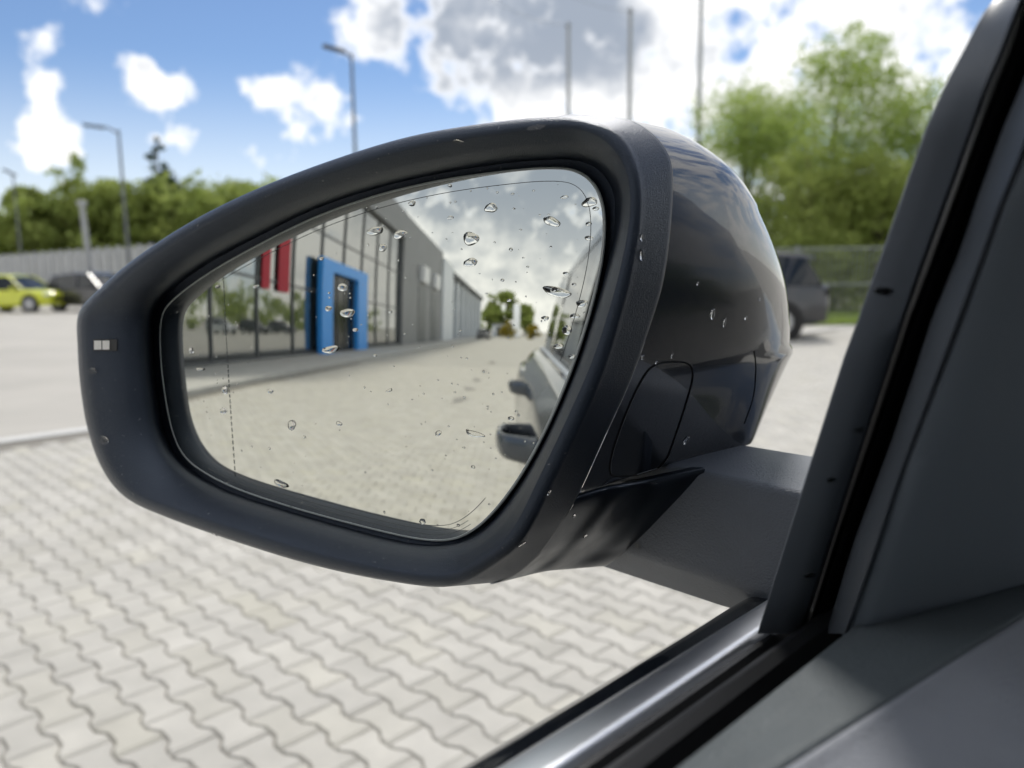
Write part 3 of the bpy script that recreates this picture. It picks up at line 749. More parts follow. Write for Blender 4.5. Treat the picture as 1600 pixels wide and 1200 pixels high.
sweep('door_top_trim', [tuple(a) for a in cs1], card_fs, mat('grained_door_top', (.095, .112, .122), .40, spec=.5, bump=.8, bscale=900, bdist=.0008, vary=.12, vscale=25, specks=.25), front_door, card_fn)
sweep('door_trim', [tuple(a) for a in cs2], card_fs, mat('soft_door_trim', (.27, .285, .32), .55, spec=.45, bump=.7, bscale=1100, bdist=.0007, vary=.08, vscale=30, specks=.12), front_door, card_fn)

# window frame and pillar trim, from belt to roof
def strip(ctrl, l, tilt=.30):
    ys = np.array([c[1] for c in ctrl][::-1], float); xs = np.array([c[0] for c in ctrl][::-1], float)
    return lambda y: np.interp(y, ys, xs)
LEV = np.concatenate([np.linspace(990, 400, 24), np.linspace(380, -40, 22), np.linspace(-60, -180, 5)])
pA = strip([(1184, 990), (1197, 948), (1264, 733), (1320, 556), (1341, 500), (1378, 397), (1447, 200), (1480, 127), (1507, 77), (1533, 27), (1553, 0), (1592, -40), (1680, -180)], 0)
pB = strip([(1252, 990), (1264, 953), (1325, 761), (1376, 607), (1411, 500), (1448, 397), (1500, 257), (1540, 143), (1567, 80), (1597, 0), (1614, -40), (1695, -180)], 0)
pC = strip([(1290, 990), (1297, 967), (1334, 845), (1390, 696), (1455, 500), (1497, 397), (1530, 300), (1567, 200), (1597, 130), (1660, -40), (1730, -180)], 0)
pD = strip([(1325, 990), (1367, 873), (1418, 719), (1497, 514), (1540, 397), (1567, 320), (1598, 247), (1704, -40), (1765, -180)], 0)
def pt(fx, y, l, push=1.0, dx=0, tilt=.30):
    P = on_left(fx(y) + dx, y, l, tilt); return CAM + (P - CAM) * push
def to_roof(rows, ztop=.245):
    A = np.array(rows, float); d_ = (A[-1] - A[-6]).mean(0); d_ = d_ / d_[2]
    out = [r_ for r_ in A]
    for t_ in (.25, .5, .75, 1.0):
        out.append(A[-1] + d_[None, :] * (Z0 + ztop - A[-1][:, 2:3]) * t_)
    return out
WSL = [(.95, .045, -.165), (.70, .035, -.03), (.42, .015, .11), (.12, -.015, .262)]
def screen_edge(z_):
    zz_ = [w[2] for w in WSL]; return carv(np.interp(z_ - Z0, zz_, [w[0] for w in WSL]), np.interp(z_ - Z0, zz_, [w[1] for w in WSL]) - .012, z_)
lA, lB, lC, lD = .114, .106, .097, .087
rows = []
for y in LEV:
    rows.append([pt(pA, y, lA, 1.16, 3), pt(pA, y, lA, 1.05, -1), pt(pA, y, lA, 1.012, 0), pt(pA, y, lA, 1.0, 6), pt(pA, y, (lA + lB) / 2, 1.0, (pB(y) - pA(y)) * .5), pt(pB, y, lB, 1.0, -5), pt(pB, y, lB, 1.004, 0), pt(pB, y, lB, 1.05, 2)])
surf('window_frame', to_roof(rows), mat('window_frame_black', (.150, .170, .200), .45, bump=.2, bscale=2200, bdist=.0002), front_door, sharp=50)
rows = []
for y in LEV:
    w = pC(y) - pB(y); g = lambda a, push: CAM + (on_left(pB(y) + w * a, y, lB + (lC - lB) * a, .30) - CAM) * push
    rows.append([g(-.02, 1.10), g(.12, 1.07), g(.28, 1.035), g(.42, 1.030), g(.6, 1.04), g(.8, 1.07), g(1.02, 1.09)])
surf('window_seal', to_roof(rows), GAP, front_door, sharp=50)
rows = []
for y in LEV:
    w = pD(y) - pC(y); g = lambda a, push: CAM + (on_left(pC(y) + w * a, y, lC + (lD - lC) * a, .30) - CAM) * push
    rows.append([g(0.0, 1.11), g(.02, 1.02), g(.12, 1.004), g(.35, .996), g(.6, .998), g(.85, 1.004), g(.93, 1.015), g(.95, 1.06)])
surf('inner_frame_trim', to_roof(rows), mat('inner_frame_plastic', (.072, .083, .098), .45, bump=.2, bscale=1800, bdist=.0002), front_door, sharp=60)
rows = []
vin = -LF * .030 + F * .062
for y in LEV:
    P = on_left(pD(y), y, lD, .30); g = lambda dx, push: CAM + (on_left(pD(y) + dx, y, lD, .30) - CAM) * push
    row = [g(-9, 1.06), g(2, 1.02), g(7, 1.003)]
    row += [P + vin * t_ + (F * .004 * t_ * t_) for t_ in (.12, .3, .5, .75, 1.0, 1.35)]
    rows.append(row)
rows = to_roof([[q - UZ * .10 + F * .01 for q in rows[0]]] + rows)
rows = [list(r_) + [r_[-1] * (1 - t_) + screen_edge(r_[-1][2]) * t_ for t_ in (.15, .4, .7, 1.0)] for r_ in rows]
surf('windscreen_pillar', rows, mat('pillar_cover', (.165, .19, .22), .5, spec=.4, bump=.3, bscale=1600, bdist=.0004), car, sharp=60)
# cabin shell: roof, pillars, floor, far side, seat
m = MB()
rows = [[carv(f_, l_, Z0 + z_ - .02 * max(0, -f_ - 1) ** 2) for (l_, z_) in [(.035, .215), (.03, .245), (.0, .275), (-.12, .30), (-.6, .315), (-1.1, .30), (-1.25, .25)]] for f_ in np.linspace(.12, -2.3, 14)]
surf('roof', rows, PAINTB, car)
surf('headliner', np.array(rows) - UZ * .02, mat('pale_headliner', (.55, .54, .52), .9), car)
for f0, f1, nm in ((-.70, -.80, 'centre_pillar'), (-1.62, -1.80, 'rear_pillar')):
    rows = [[carv(f0, l_, Z0 + z_) for l_, z_ in ((.1125, -.125), (.085, .02), (.05, .15), (.033, .23))], [carv(f1, l_, Z0 + z_) for l_, z_ in ((.1125, -.125), (.085, .02), (.05, .15), (.033, .23))]]
    surf(nm, rows, PAINTB, car)
for f0, f1 in ((-.80, -1.62), (-1.80, -2.25)):
    rows = [[carv(f_, l_, Z0 + z_) for l_, z_ in ((.108, -.125), (.081, .02), (.046, .15), (.030, .23))] for f_ in np.linspace(f0, f1, 6)]
    surf('side_window', rows, TINT, car)
sweep('rear_belt_trim', [(.1305, -.1295), (.1292, -.1226), (.122, -.1207), (.1160, -.1212), (.1100, -.1300)], np.linspace(-.746, -2.2, 14), CHROME, car)
m = MB(); cbox(m, -2.2, 1.0, -1.5, .06, .30, .34); m.build('floor_pan', GAP, car, smooth=False)
m = MB(); cbox(m, -2.2, .5, -1.5, -1.42, .35, 1.12); m.build('far_door', TRIM, car, smooth=False)
m = MB(); cbox(m, -2.2, -2.1, -1.42, .02, .35, 1.5); m.build('rear_bulkhead', TRIM, car, smooth=False)
m = MB(); m.box(carv(-.62, -.42, .98), F * .97 + UZ * -.25, LF, UZ * .97 + F * .25, .07, .25, .36); m.build('seat_back', TRIM, car, bevel=.05, bseg=3)
m = MB(); m.box(carv(-.72, -.42, 1.42), F, LF, UZ, .05, .13, .09); m.build('headrest', TRIM, car, bevel=.04, bseg=3)
m = MB(); cbox(m, .45, 1.0, -1.45, -.02, .6, 1.06); m.build('dashboard', DASH, car, bevel=.04, bseg=3)
# bonnet, windscreen and the outer skin of its pillar
def thin_glass(name):
    m = bpy.data.materials.new(name); m.use_nodes = True; nt = m.node_tree; N = nt.nodes; L = nt.links
    N.remove(N['Principled BSDF']); tr = N.new('ShaderNodeBsdfTransparent'); tr.inputs[0].default_value = (.82, .86, .84, 1)
    gl = N.new('ShaderNodeBsdfGlossy'); gl.inputs['Roughness'].default_value = .02; fr = N.new('ShaderNodeFresnel'); fr.inputs[0].default_value = 1.5
    ms = N.new('ShaderNodeMixShader'); L.new(fr.outputs[0], ms.inputs[0]); L.new(tr.outputs[0], ms.inputs[1]); L.new(gl.outputs[0], ms.inputs[2]); L.new(ms.outputs[0], N['Material Output'].inputs[0])
    return m
rows = [[carv(f_ + .10 * math.sin(math.pi * t_) , l_ - t_ * (1.22 + 2 * l_), Z0 + z_ + .01 * math.sin(math.pi * t_)) for t_ in np.linspace(0, 1, 9)] for f_, l_, z_ in catmull(WSL, 4)]
surf('windscreen', rows, thin_glass('windscreen_glass'), car)
frl = [on_left(pA(y) + 4, y, lA, .30) + F * .055 + LF * .010 for y in (960, 600, 300, 100, -100, -180)]
frl = catmull(frl, 4); wsl = catmull(WSL, 7)[:len(frl)]; wsl = [carv(*(q[0], q[1], Z0 + q[2])) for q in catmull(WSL, 8)]
wsl = [np.array([np.interp(i / (len(frl) - 1), np.linspace(0, 1, len(wsl)), [w[k_] for w in wsl]) for k_ in range(3)]) for i in range(len(frl))]
rows = [[a_, a_ * .75 + b_ * .25 + LF * .006, a_ * .4 + b_ * .6 + LF * .008, b_ + LF * .002] for a_, b_ in zip(frl, wsl)]
surf('outer_pillar_skin', rows, PAINTB, car)
rows = [[carv(f_, .12 - .04 * max(0, f_ - 1.2) - t_ * 1.42, Z0 - .17 - .05 * (f_ - .9) - .10 * max(0, f_ - 1.4) + .05 * math.sin(math.pi * t_)) for t_ in np.linspace(0, 1, 12)] for f_ in np.linspace(.88, 1.95, 10)]
surf('bonnet', rows, PAINT, car)
# door handles and rear wheel, seen in the mirror
def handle(f0, parent):
    pts = [(0, .205, 0), (-.012, .232, .002), (-.035, .261, .003), (-.075, .272, .003), (-.13, .272, .002), (-.175, .264, .0), (-.20, .238, -.002), (-.212, .205, -.003)]
    P = catmull([carv(f0 + a, b, Z0 - .218 + c) for a, b, c in pts], 5)
    mb = MB(); n_ = 14; rows = []
    for i, p in enumerate(P):
        t_ = P[min(i + 1, len(P) - 1)] - P[max(i - 1, 0)]; t_ /= np.linalg.norm(t_); q = np.cross(UZ, t_); q /= np.linalg.norm(q)
        k_ = i / (len(P) - 1); hz = .013 + .012 * (1 - k_); hx = .0075
        rows.append([p + hx * math.cos(a) * q + hz * math.sin(a) * UZ for a in np.linspace(0, 2 * math.pi, n_, endpoint=False)])
    return surf('door_handle', rows, mat('handle_paint', (.035, .042, .055), .22, spec=.5, coat=.8), parent, cv=True)
handle(-.36, front_door); handle(-1.28, car)
for f0 in (-.36, -1.28):
    pass
c = carv(-1.95, .10, .35)
def wheel(c):
    n_ = 32; rows = []
    for r_, d_ in ((.35, -.1), (.35, .09), (.335, .12), (.25, .12), (.235, .10), (.10, .09), (.05, .105)):
        rows.append([c + LF * d_ + r_ * (math.cos(a) * F + math.sin(a) * UZ) for a in np.linspace(0, 2 * math.pi, n_, endpoint=False)])
    w_ = surf('rear_wheel', rows[:5], TYRE, car, cv=True); surf('rim', rows[4:], RIM, w_, cv=True)
wheel(c)

# ------------------------------------------------------------------ door mirror
PREF = CAM + ray(815, 518) * .33
_d = ray(815, 518); _d = _d / np.linalg.norm(_d)
MN = -F - _d; MN = MN / np.linalg.norm(MN)           # glass normal where the view runs straight back along the car
GR = 1.30                                            # convex radius of the glass
GC = PREF - GR * MN
def glass(x, y):
    d = ray(x, y); d = d / np.linalg.norm(d); oc = CAM - GC; b_ = oc @ d
    return CAM + d * (-b_ - math.sqrt(b_ * b_ - (oc @ oc - GR * GR)))
def pk(x, y, k):
    """pixel ray -> shell at height k above the convex glass"""
    d = ray(x, y); d = d / np.linalg.norm(d); oc = CAM - GC; b_ = oc @ d; r2 = (GR + k) ** 2
    return CAM + d * (-b_ - math.sqrt(b_ * b_ - (oc @ oc - r2)))
ST = [  # glass edge, inner lip, crest, outer shoulder, seam
 ((253,495),(236,490),(137,495),(122,490),None), ((275,465),(258,455),(165,463),(150,456),None), ((330,425),(318,410),(215,418),(205,408),None),
 ((410,380),(400,366),(298,362),(290,351),None), ((500,337),(492,322),(397,313),(390,300),None), ((600,303),(595,288),(515,268),(510,253),None),
 ((700,281),(697,265),(643,230),(640,213),None), ((790,269),(790,250),(770,208),(770,191),None), ((850,264),(852,245),(862,198),(868,182),(872,181)),
 ((895,267),(905,245),(910,201),(918,187),(930,180)), ((925,287),(945,262),(950,222),(968,207),(990,190)), ((940,322),(968,300),(980,268),(999,264),(1040,234)),
 ((942,370),(967,360),(985,335),(1004,334),(1050,298)), ((934,430),(950,428),(970,420),(990,425),(1038,425)), ((915,505),(928,503),(948,500),(968,510),(1014,510)),
 ((890,580),(902,580),(922,575),(942,590),(985,592)), ((855,663),(866,665),(885,658),(905,675),(945,680)), ((815,738),(826,742),(845,742),(866,757),(905,768)),
 ((775,793),(785,802),(797,836),(822,842),(877,817)), ((740,826),(745,838),(735,884),(770,886),(832,877)), ((700,843),(698,853),(690,900),(705,917),(768,912)),
 ((640,839),(632,850),(615,892),(602,907),None), ((540,815),(532,825),(500,866),(485,882),None), ((450,790),(442,799),(385,832),(370,847),None),
 ((370,763),(360,772),(270,795),(262,809),None), ((315,735),(303,743),(205,768),(195,777),None), ((285,708),(270,712),(170,725),(158,730),None),
 ((268,668),(250,670),(150,668),(136,668),None), ((257,610),(240,610),(140,600),(125,600),None), ((251,550),(234,550),(135,540),(121,540),None)]
NS = 8
def loop_px(i):
    return catmull([s_[i] for s_ in ST], NS, True)
Gp = smooth_loop(loop_px(0), 4); Ip = smooth_loop(loop_px(1), 4); Cp = smooth_loop(loop_px(2), 4); Op = smooth_loop(loop_px(3), 3)
# seam loop in space: shoulder carried forward along the car where the photo does not show it
S3 = []
for s_ in ST:
    if s_[4] is not None: S3.append(pk(*s_[4], .0055))
    else:
        q = pk(*s_[3], .022); cen = pk(600, 555, .022); S3.append(q + (cen - q) * .012 + F * .020)
S3 = smooth_loop(catmull(S3, NS, True), 3)
NL = len(Gp); cg = np.array([610., 560.])
def L3(P, k): return np.array([pk(x, y, k) for x, y in P])
gap_px = Gp + (Ip - Gp) * .55
cross = [L3(gap_px, -.012), L3(Gp + (Ip - Gp) * .75, -.002), L3(Ip, .0045), L3(Ip + (Cp - Ip) * .05, .0075), L3(Ip + (Cp - Ip) * .13, .0112), L3(Ip + (Cp - Ip) * .22, .0138), L3(Ip + (Cp - Ip) * .45, .0195), L3(Ip + (Cp - Ip) * .75, .0238), L3(Ip + (Cp - Ip) * .92, .0262),
         L3(Cp, .0270), L3(Cp + (Op - Cp) * .5, .0268), L3(Cp + (Op - Cp) * .85, .0255), L3(Op, .0232)]
O3 = cross[-1]
cross += [O3 + (S3 - O3) * .12 + 0, O3 + (S3 - O3) * .5, O3 + (S3 - O3) * .94, S3 + F * .0005 - MN * 0]
cen3 = S3.mean(0)
cross.append(S3 + (cen3 - S3) * .012 + F * .0015)
cross.append(S3 + (cen3 - S3) * .05 + F * .004)
cross.append(S3 + (cen3 - S3) * .30 + F * .010)
wing = surf('wing_mirror', np.array(cross), BLK, car, cv=True, label='matt black mirror frame, the front shell of the door mirror')
# glass
ringN = 26; GV = []; GN = []
cpx = np.array([610., 560.])
for r_ in np.linspace(0, 1, ringN):
    for x, y in Gp:
        q = cpx + (np.array([x, y]) - cpx) * max(r_, .002); P = glass(*q); GV.append(P); GN.append((P - GC) / GR)
mb = MB(); mb.add(GV, grid_faces(ringN, NL, False, True)); mb.f.append(tuple(range(NL))[::-1])
mg = mb.build('mirror_glass', MIRROR, wing, sharp=None)
me = mg.data
fl_ = [(Vector(a)).normalized() for a in GN]
bmx = bmesh.new(); bmx.from_mesh(me)
bmx.faces.ensure_lookup_table()
if bmx.faces[10].normal.dot(fl_[0]) < 0: bmesh.ops.reverse_faces(bmx, faces=bmx.faces)
bmx.to_mesh(me); bmx.free()
me.normals_split_custom_set_from_vertices([tuple(a) for a in fl_])
STAIN = mat('damp_stain', (.27, .26, .24), .7, vary=.2, vscale=12)
r8 = np.random.default_rng(3)
for x, y, w_, h_ in ((718, 625, .34, .13), (733, 608, .30, .12), (745, 594, .34, .12), (757, 580, .36, .13), (769, 566, .4, .14)):
    P = glass(x, y); N_ = (P - GC) / GR; d = ray(x, y); d = d / np.linalg.norm(d); r_ = d - 2 * (d @ N_) * N_; q = P + r_ * (-P[2] / r_[2])
    ph = r8.uniform(0, 6.28, 3); pts = []
    for a in np.linspace(0, 2 * math.pi, 18, endpoint=False):
        m_ = 1 + .25 * math.sin(2 * a + ph[0]) + .18 * math.sin(3 * a + ph[1]) + .1 * math.sin(5 * a + ph[2]); pts.append(q + F * math.cos(a) * w_ * m_ + LF * math.sin(a) * h_ * m_)
    sheet('damp_stain', pts, STAIN, .0045, pav)
# edge of the glass and carrier behind it
edge = [glass(x, y) - MN * .0009 for x, y in Gp]
MB().tube(edge, .0010, 8, closed=True).build('glass_edge', GLASSEDGE, wing)
back = [pk(x, y, -.014) for x, y in (Gp + (Ip - Gp) * .8)]
MB().add(back, [tuple(range(NL))]).build('carrier_plate', GAP, wing, smooth=False)
# etched lines on the glass
ETCH = mat('etched_line_grey', (.10, .11, .11), .5)
def on_glass(x, y, h=.00012):
    P = glass(x, y); return P + (P - GC) / GR * h
dl = catmull([(349, 432), (352, 500), (356, 570), (361, 650), (368, 748)], 30)
mb = MB()
for i in range(0, len(dl) - 1):
    if i % 3 == 2: continue
    a, b_ = dl[i], dl[i + 1]
    mb.add([on_glass(a[0] - .55, a[1]), on_glass(a[0] + .55, a[1]), on_glass(b_[0] + .55, b_[1]), on_glass(b_[0] - .55, b_[1])], [(0, 1, 2, 3)])
mb.build('etched_dash_line', ETCH, wing, smooth=False)
def ring_px(off):
    out = []
    for i in range(NL):
        t_ = Gp[(i + 2) % NL] - Gp[i - 2]; n_ = np.array([-t_[1], t_[0]]); n_ /= np.linalg.norm(n_)
        if n_ @ (cpx - Gp[i]) < 0: n_ = -n_
        out.append(Gp[i] + n_ * off)
    return smooth_loop(out, 6)
def glass_line(off, i0, i1, nm='edge_line', r=.00018):
    q = ring_px(off); pts = [on_glass(*q[i % NL], .00005) for i in range(i0, i1)]
    MB().tube(pts, r, 5).build(nm, ETCH, wing)
glass_line(19, 2 * NS, 15 * NS, r=.00013); glass_line(8, 19 * NS, 25 * NS, r=.00012); glass_line(15, 19 * NS, 24 * NS, r=.00012); glass_line(22, 18 * NS, 25 * NS, r=.00015)

# painted cap
ZR, DC, LC = -.0395, .196, .325
cz = (S3 - CAM) @ UZ; ztop = cz.max() + .0035; zbot = float((pk(905, 772, .0055) - CAM)[2])
NSEC = 26; rows = []
_l, _z = (S3 - CAM) @ LF, (S3 - CAM) @ UZ
_b = np.linspace(_l.min(), _l.max(), 40); _t = np.array([_z[np.abs(_l - q) < .012].max() for q in _b])
for s in np.linspace(0, 1, NSEC):
    a = s * math.pi / 2; M_ = 2 / 5.0; cl, sf = math.cos(a) ** M_ if s < 1 else 0.0, math.sin(a) ** M_
    row = []
    for P in S3:
        v = P - CAM; f_, l_, z_ = v @ F, v @ LF, max(v[2], zbot)
        shift = min(.05, max(0, zbot - v[2]) * 2.5); f_ += shift
        if z_ >= ZR:
            u_ = min(1, (z_ - ZR) / (ztop - ZR)); D_ = (DC - .007) * (1 - u_ ** 1.45) ** .66
        else:
            w_ = (ZR - z_) / (ZR - zbot); D_ = DC - .007 * (1 - min(1, w_ / .07)) - .042 * w_ ** .9
        l_ += (.177 - l_) * min(1, s / .55) ** 1.5 * min(1, max(0, (.27 - l_) / .06)) * (1 if l_ > .177 or z_ < .03 else .5)
        l2 = LC + (l_ - LC) * cl; f2 = f_ + (D_ + .004 - shift * 1.6) * sf
        if z_ < ZR and l_ < LC: l2 -= .0030 * min(1, (ZR - z_) / .0035) * min(1, max(0, s - .15) / .35)
        z2 = min(z_, float(np.interp(l2, _b, _t)) - .0006) if z_ > .0 else z_
        row.append(CAM + F * (f2 + .0008) + LF * l2 + UZ * z2)
    rows.append(row)
cap = surf('housing_cap', rows, PAINT, wing, cv=True, sharp=28)
cap.data.set_sharp_from_angle(angle=R_(50))

# foot of the housing and the arm to the door
FA = .305
fp = lambda x, y: on_plane(x, y, CAM + F * FA, F)
def mid_f(x, y, f_): return on_plane(x, y, CAM + F * f_, F)
r0 = [pk(898, 781, .0052), pk(877, 817, .0052), pk(832, 877, .0052), pk(766, 913, .0052)]
tops = [(0, -14)]
rowsF = [r0, [mid_f(942, 769, .258), mid_f(908, 818, .255), mid_f(864, 868, .252), mid_f(810, 902, .250)],
         [mid_f(978, 763, .270), mid_f(936, 818, .266), mid_f(893, 862, .263), mid_f(850, 893, .261)],
         [mid_f(1010, 758, .290), mid_f(965, 822, .287), mid_f(925, 863, .284), mid_f(888, 889, .280)],
         [mid_f(1060, 748, .299), mid_f(1000, 822, .299), mid_f(962, 860, .298), mid_f(925, 886, .297)],
         [mid_f(1100, 739, .3065), mid_f(1038, 806, .3065), mid_f(994, 848, .3065), mid_f(943, 885, .3065)]]
R_rows = []
for r_ in rowsF:
    r_ = [np.array(q) for q in r_]
    r_ = [r_[0] + UZ * .002 + LF * .006, r_[0]] + r_[1:] + [r_[-1] + LF * .022 + F * .035 - UZ * .0005, r_[-1] + LF * .06 + F * .06]
    R_rows.append(catmull(r_, 6))
A = np.array(R_rows); A = np.stack([catmull(A[:, j], 6) for j in range(A.shape[1])], 1)
surf('lower_housing', A, BLKS, wing)
# arm: rear face traced, carried forward
ap = [(975, 713, 0), (1250, 768, 0), (1330, 790, 0), (1330, 960, 0), (1198, 930, 0), (1002, 868, 0), (950, 850, 0), (930, 790, 0)]
lo = [(1330, 1012, .016), (1200, 968, .016), (1130, 950, .016), (925, 882, .016)]
a0 = [mid_f(x, y, FA + d_) for x, y, d_ in ap]; l0_ = [mid_f(x, y, FA + d_) for x, y, d_ in lo]
ff = FA + .066
back = [q + F * (ff - (q - CAM) @ F) for q in (a0[0], a0[1], a0[2], l0_[0], l0_[1], l0_[2], l0_[3], a0[7])]
mb = MB(); mb.add(a0 + l0_ + back, [(0, 1, 2, 3, 4, 5, 6, 7), (3, 8, 9, 4), (4, 9, 10, 5), (5, 10, 11, 6),
      (0, 12, 13, 1), (1, 13, 14, 2), (2, 14, 15, 8, 3), (8, 15, 16, 9), (9, 16, 17, 10), (10, 17, 18, 11), (11, 18, 19, 7, 6), (7, 19, 12, 0), (12, 19, 18, 17, 16, 15, 14, 13)])
arm = mb.build('mounting_arm', mat('lit_grained_plastic', (.12, .14, .175), .42, spec=.8, bump=.9, bscale=900, bdist=.0008, specks=.15, vary=.06, vscale=40), wing, bevel=.0034, bseg=5, sharp=None)  # same plastic as the frame, colour lightened for the sky sheen on it
# side light window in the frame
q = [pk(x, y, .0) for x, y in ((146, 529), (184, 529), (184, 548), (146, 548))]
deps = bpy.context.evaluated_depsgraph_get()
def bvh_of(o):
    me_ = o.data; off = Vector(parent_origin(o))
    return BVHTree.FromPolygons([v.co + off for v in me_.vertices], [tuple(p_.vertices) for p_ in me_.polygons])
bpy.context.view_layer.update()
BV = [(o_, bvh_of(o_)) for o_ in [wing, cap] + [c_ for c_ in wing.children if c_.name.startswith(('lower_housing', 'mounting_arm'))] + [c_ for c_ in front_door.children if c_.name.startswith(('window_frame', 'belt_trim'))]]
def cast(x, y, only=None):
    d = ray(x, y); d = d / np.linalg.norm(d); best = None
    for o_, b_ in BV:
        if only and o_ not in only: continue
        h = b_.ray_cast(Vector(CAM), Vector(d))
        if h[0] is not None and (best is None or h[3] < best[2]):
            n_ = np.array(h[1]); n_ = n_ if n_ @ d < 0 else -n_
            best = (np.array(h[0]), n_, h[3])
    return best
def inlay(poly, lift, nm, material, parent, only=None):
    pts = []
    for x, y in poly:
        h = cast(x, y, only); pts.append(h[0] + h[1] * lift)
    mb = MB(); mb.add(pts, [tuple(range(len(pts)))]); return mb.build(nm, material, parent, smooth=False)
inlay([(147, 530), (184, 530), (184, 548), (147, 548)], .0006, 'warning_light', mat('warning_lens_dark', (.05, .05, .05), .2), wing, [wing])
for x0, x1 in ((149, 160.5), (162, 173)):
    inlay([(x0, 532), (x1, 532), (x1, 546), (x0, 546)], .0010, 'light_segment', mat('lens_reflection', (.92, .90, .84), .3), wing, [wing])  # white colour stands in for sky mirrored in the lens
def groove(pts, nm, r, material, closed=True, lift=.00005, only=None):
    P = []
    for x, y in pts:
        h = cast(x, y, only)
        if h is not None and h[2] < .45: P.append(h[0] + h[1] * lift)
    if len(P) < 3: print('groove missed', nm); return
    MB().tube(P, r, 6, closed=closed).build(nm, material, wing)
ipx = catmull([(953, 737), (957, 705), (978, 645), (1003, 592), (1022, 571), (1050, 565), (1076, 569), (1082, 588), (1073, 625), (1055, 680), (1040, 718), (1018, 737), (985, 743), (963, 744)], 6, True)
groove(ipx, 'lamp_cover_joint', .00045, GAP, True, .0, [cap])
groove(ipx + np.array([1.6, 1.0]), 'lamp_cover_glint', .00022, mat('edge_glint', (.25, .27, .30), .25), True, .0, [cap])  # pale line beside the joint, a glint painted along its edge
groove(catmull([(1178, 548), (1181, 575), (1177, 620), (1163, 662)], 6), 'cap_joint', .00035, GAP, False, .0, [cap])

# ------------------------------------------------------------------ raindrops
drop_id = 0
def drop(P, N, w, h, ang, label, seed, height=.42, group='raindrops on the mirror'):
    """irregular flattened bead of water lying on a surface"""
    r = np.random.default_rng(seed); N = N / np.linalg.norm(N)
    tx = rt - N * (rt @ N); tx /= np.linalg.norm(tx); ty = np.cross(N, tx)
    ca, sa = math.cos(ang), math.sin(ang); ex, ey = tx * ca + ty * sa, -tx * sa + ty * ca
    n_, nr = 22, 6; ph = r.uniform(0, 6.28, 3); am = r.uniform(.02, .10, 3)
    V = []; hgt = height * min(w, h)
    sag = r.uniform(-.25, .25, 2)
    for k_ in range(nr + 1):
        t_ = k_ / nr; rad = math.cos(t_ * math.pi / 2) ** .8 if k_ < nr else 0.02; zz_ = math.sin(t_ * math.pi / 2)
        for i in range(n_):
            a = 2 * math.pi * i / n_; m_ = 1 + am[0] * math.sin(2 * a + ph[0]) + am[1] * math.sin(3 * a + ph[1]) + .5 * am[2] * math.sin(5 * a + ph[2])
            V.append(P + ex * (w / 2 * m_ * rad * math.cos(a) + sag[0] * w * .3 * zz_) + ey * (h / 2 * m_ * rad * math.sin(a) + sag[1] * h * .3 * zz_) + N * (hgt * zz_ * (1 + .25 * math.sin(2 * a + ph[1]) * (1 - t_)) + .00004))
    Fs = grid_faces(nr + 1, n_, False, True) + [tuple(range(n_))[::-1], tuple(nr * n_ + i for i in range(n_))]
    root_loc = P
    me_ = bpy.data.meshes.new('raindrop'); me_.from_pydata([tuple(np.array(v) - P) for v in V], [], Fs); me_.materials.append(WATER)
    bm_ = bmesh.new(); bm_.from_mesh(me_); bmesh.ops.recalc_face_normals(bm_, faces=bm_.faces); bm_.to_mesh(me_); bm_.free()
    me_.polygons.foreach_set('use_smooth', [True] * len(me_.polygons)); me_.set_sharp_from_angle(angle=R_(60))
    o = bpy.data.objects.new('raindrop', me_); o.location = tuple(P)
    return link(o, None, label=label, category='raindrop', group=group)
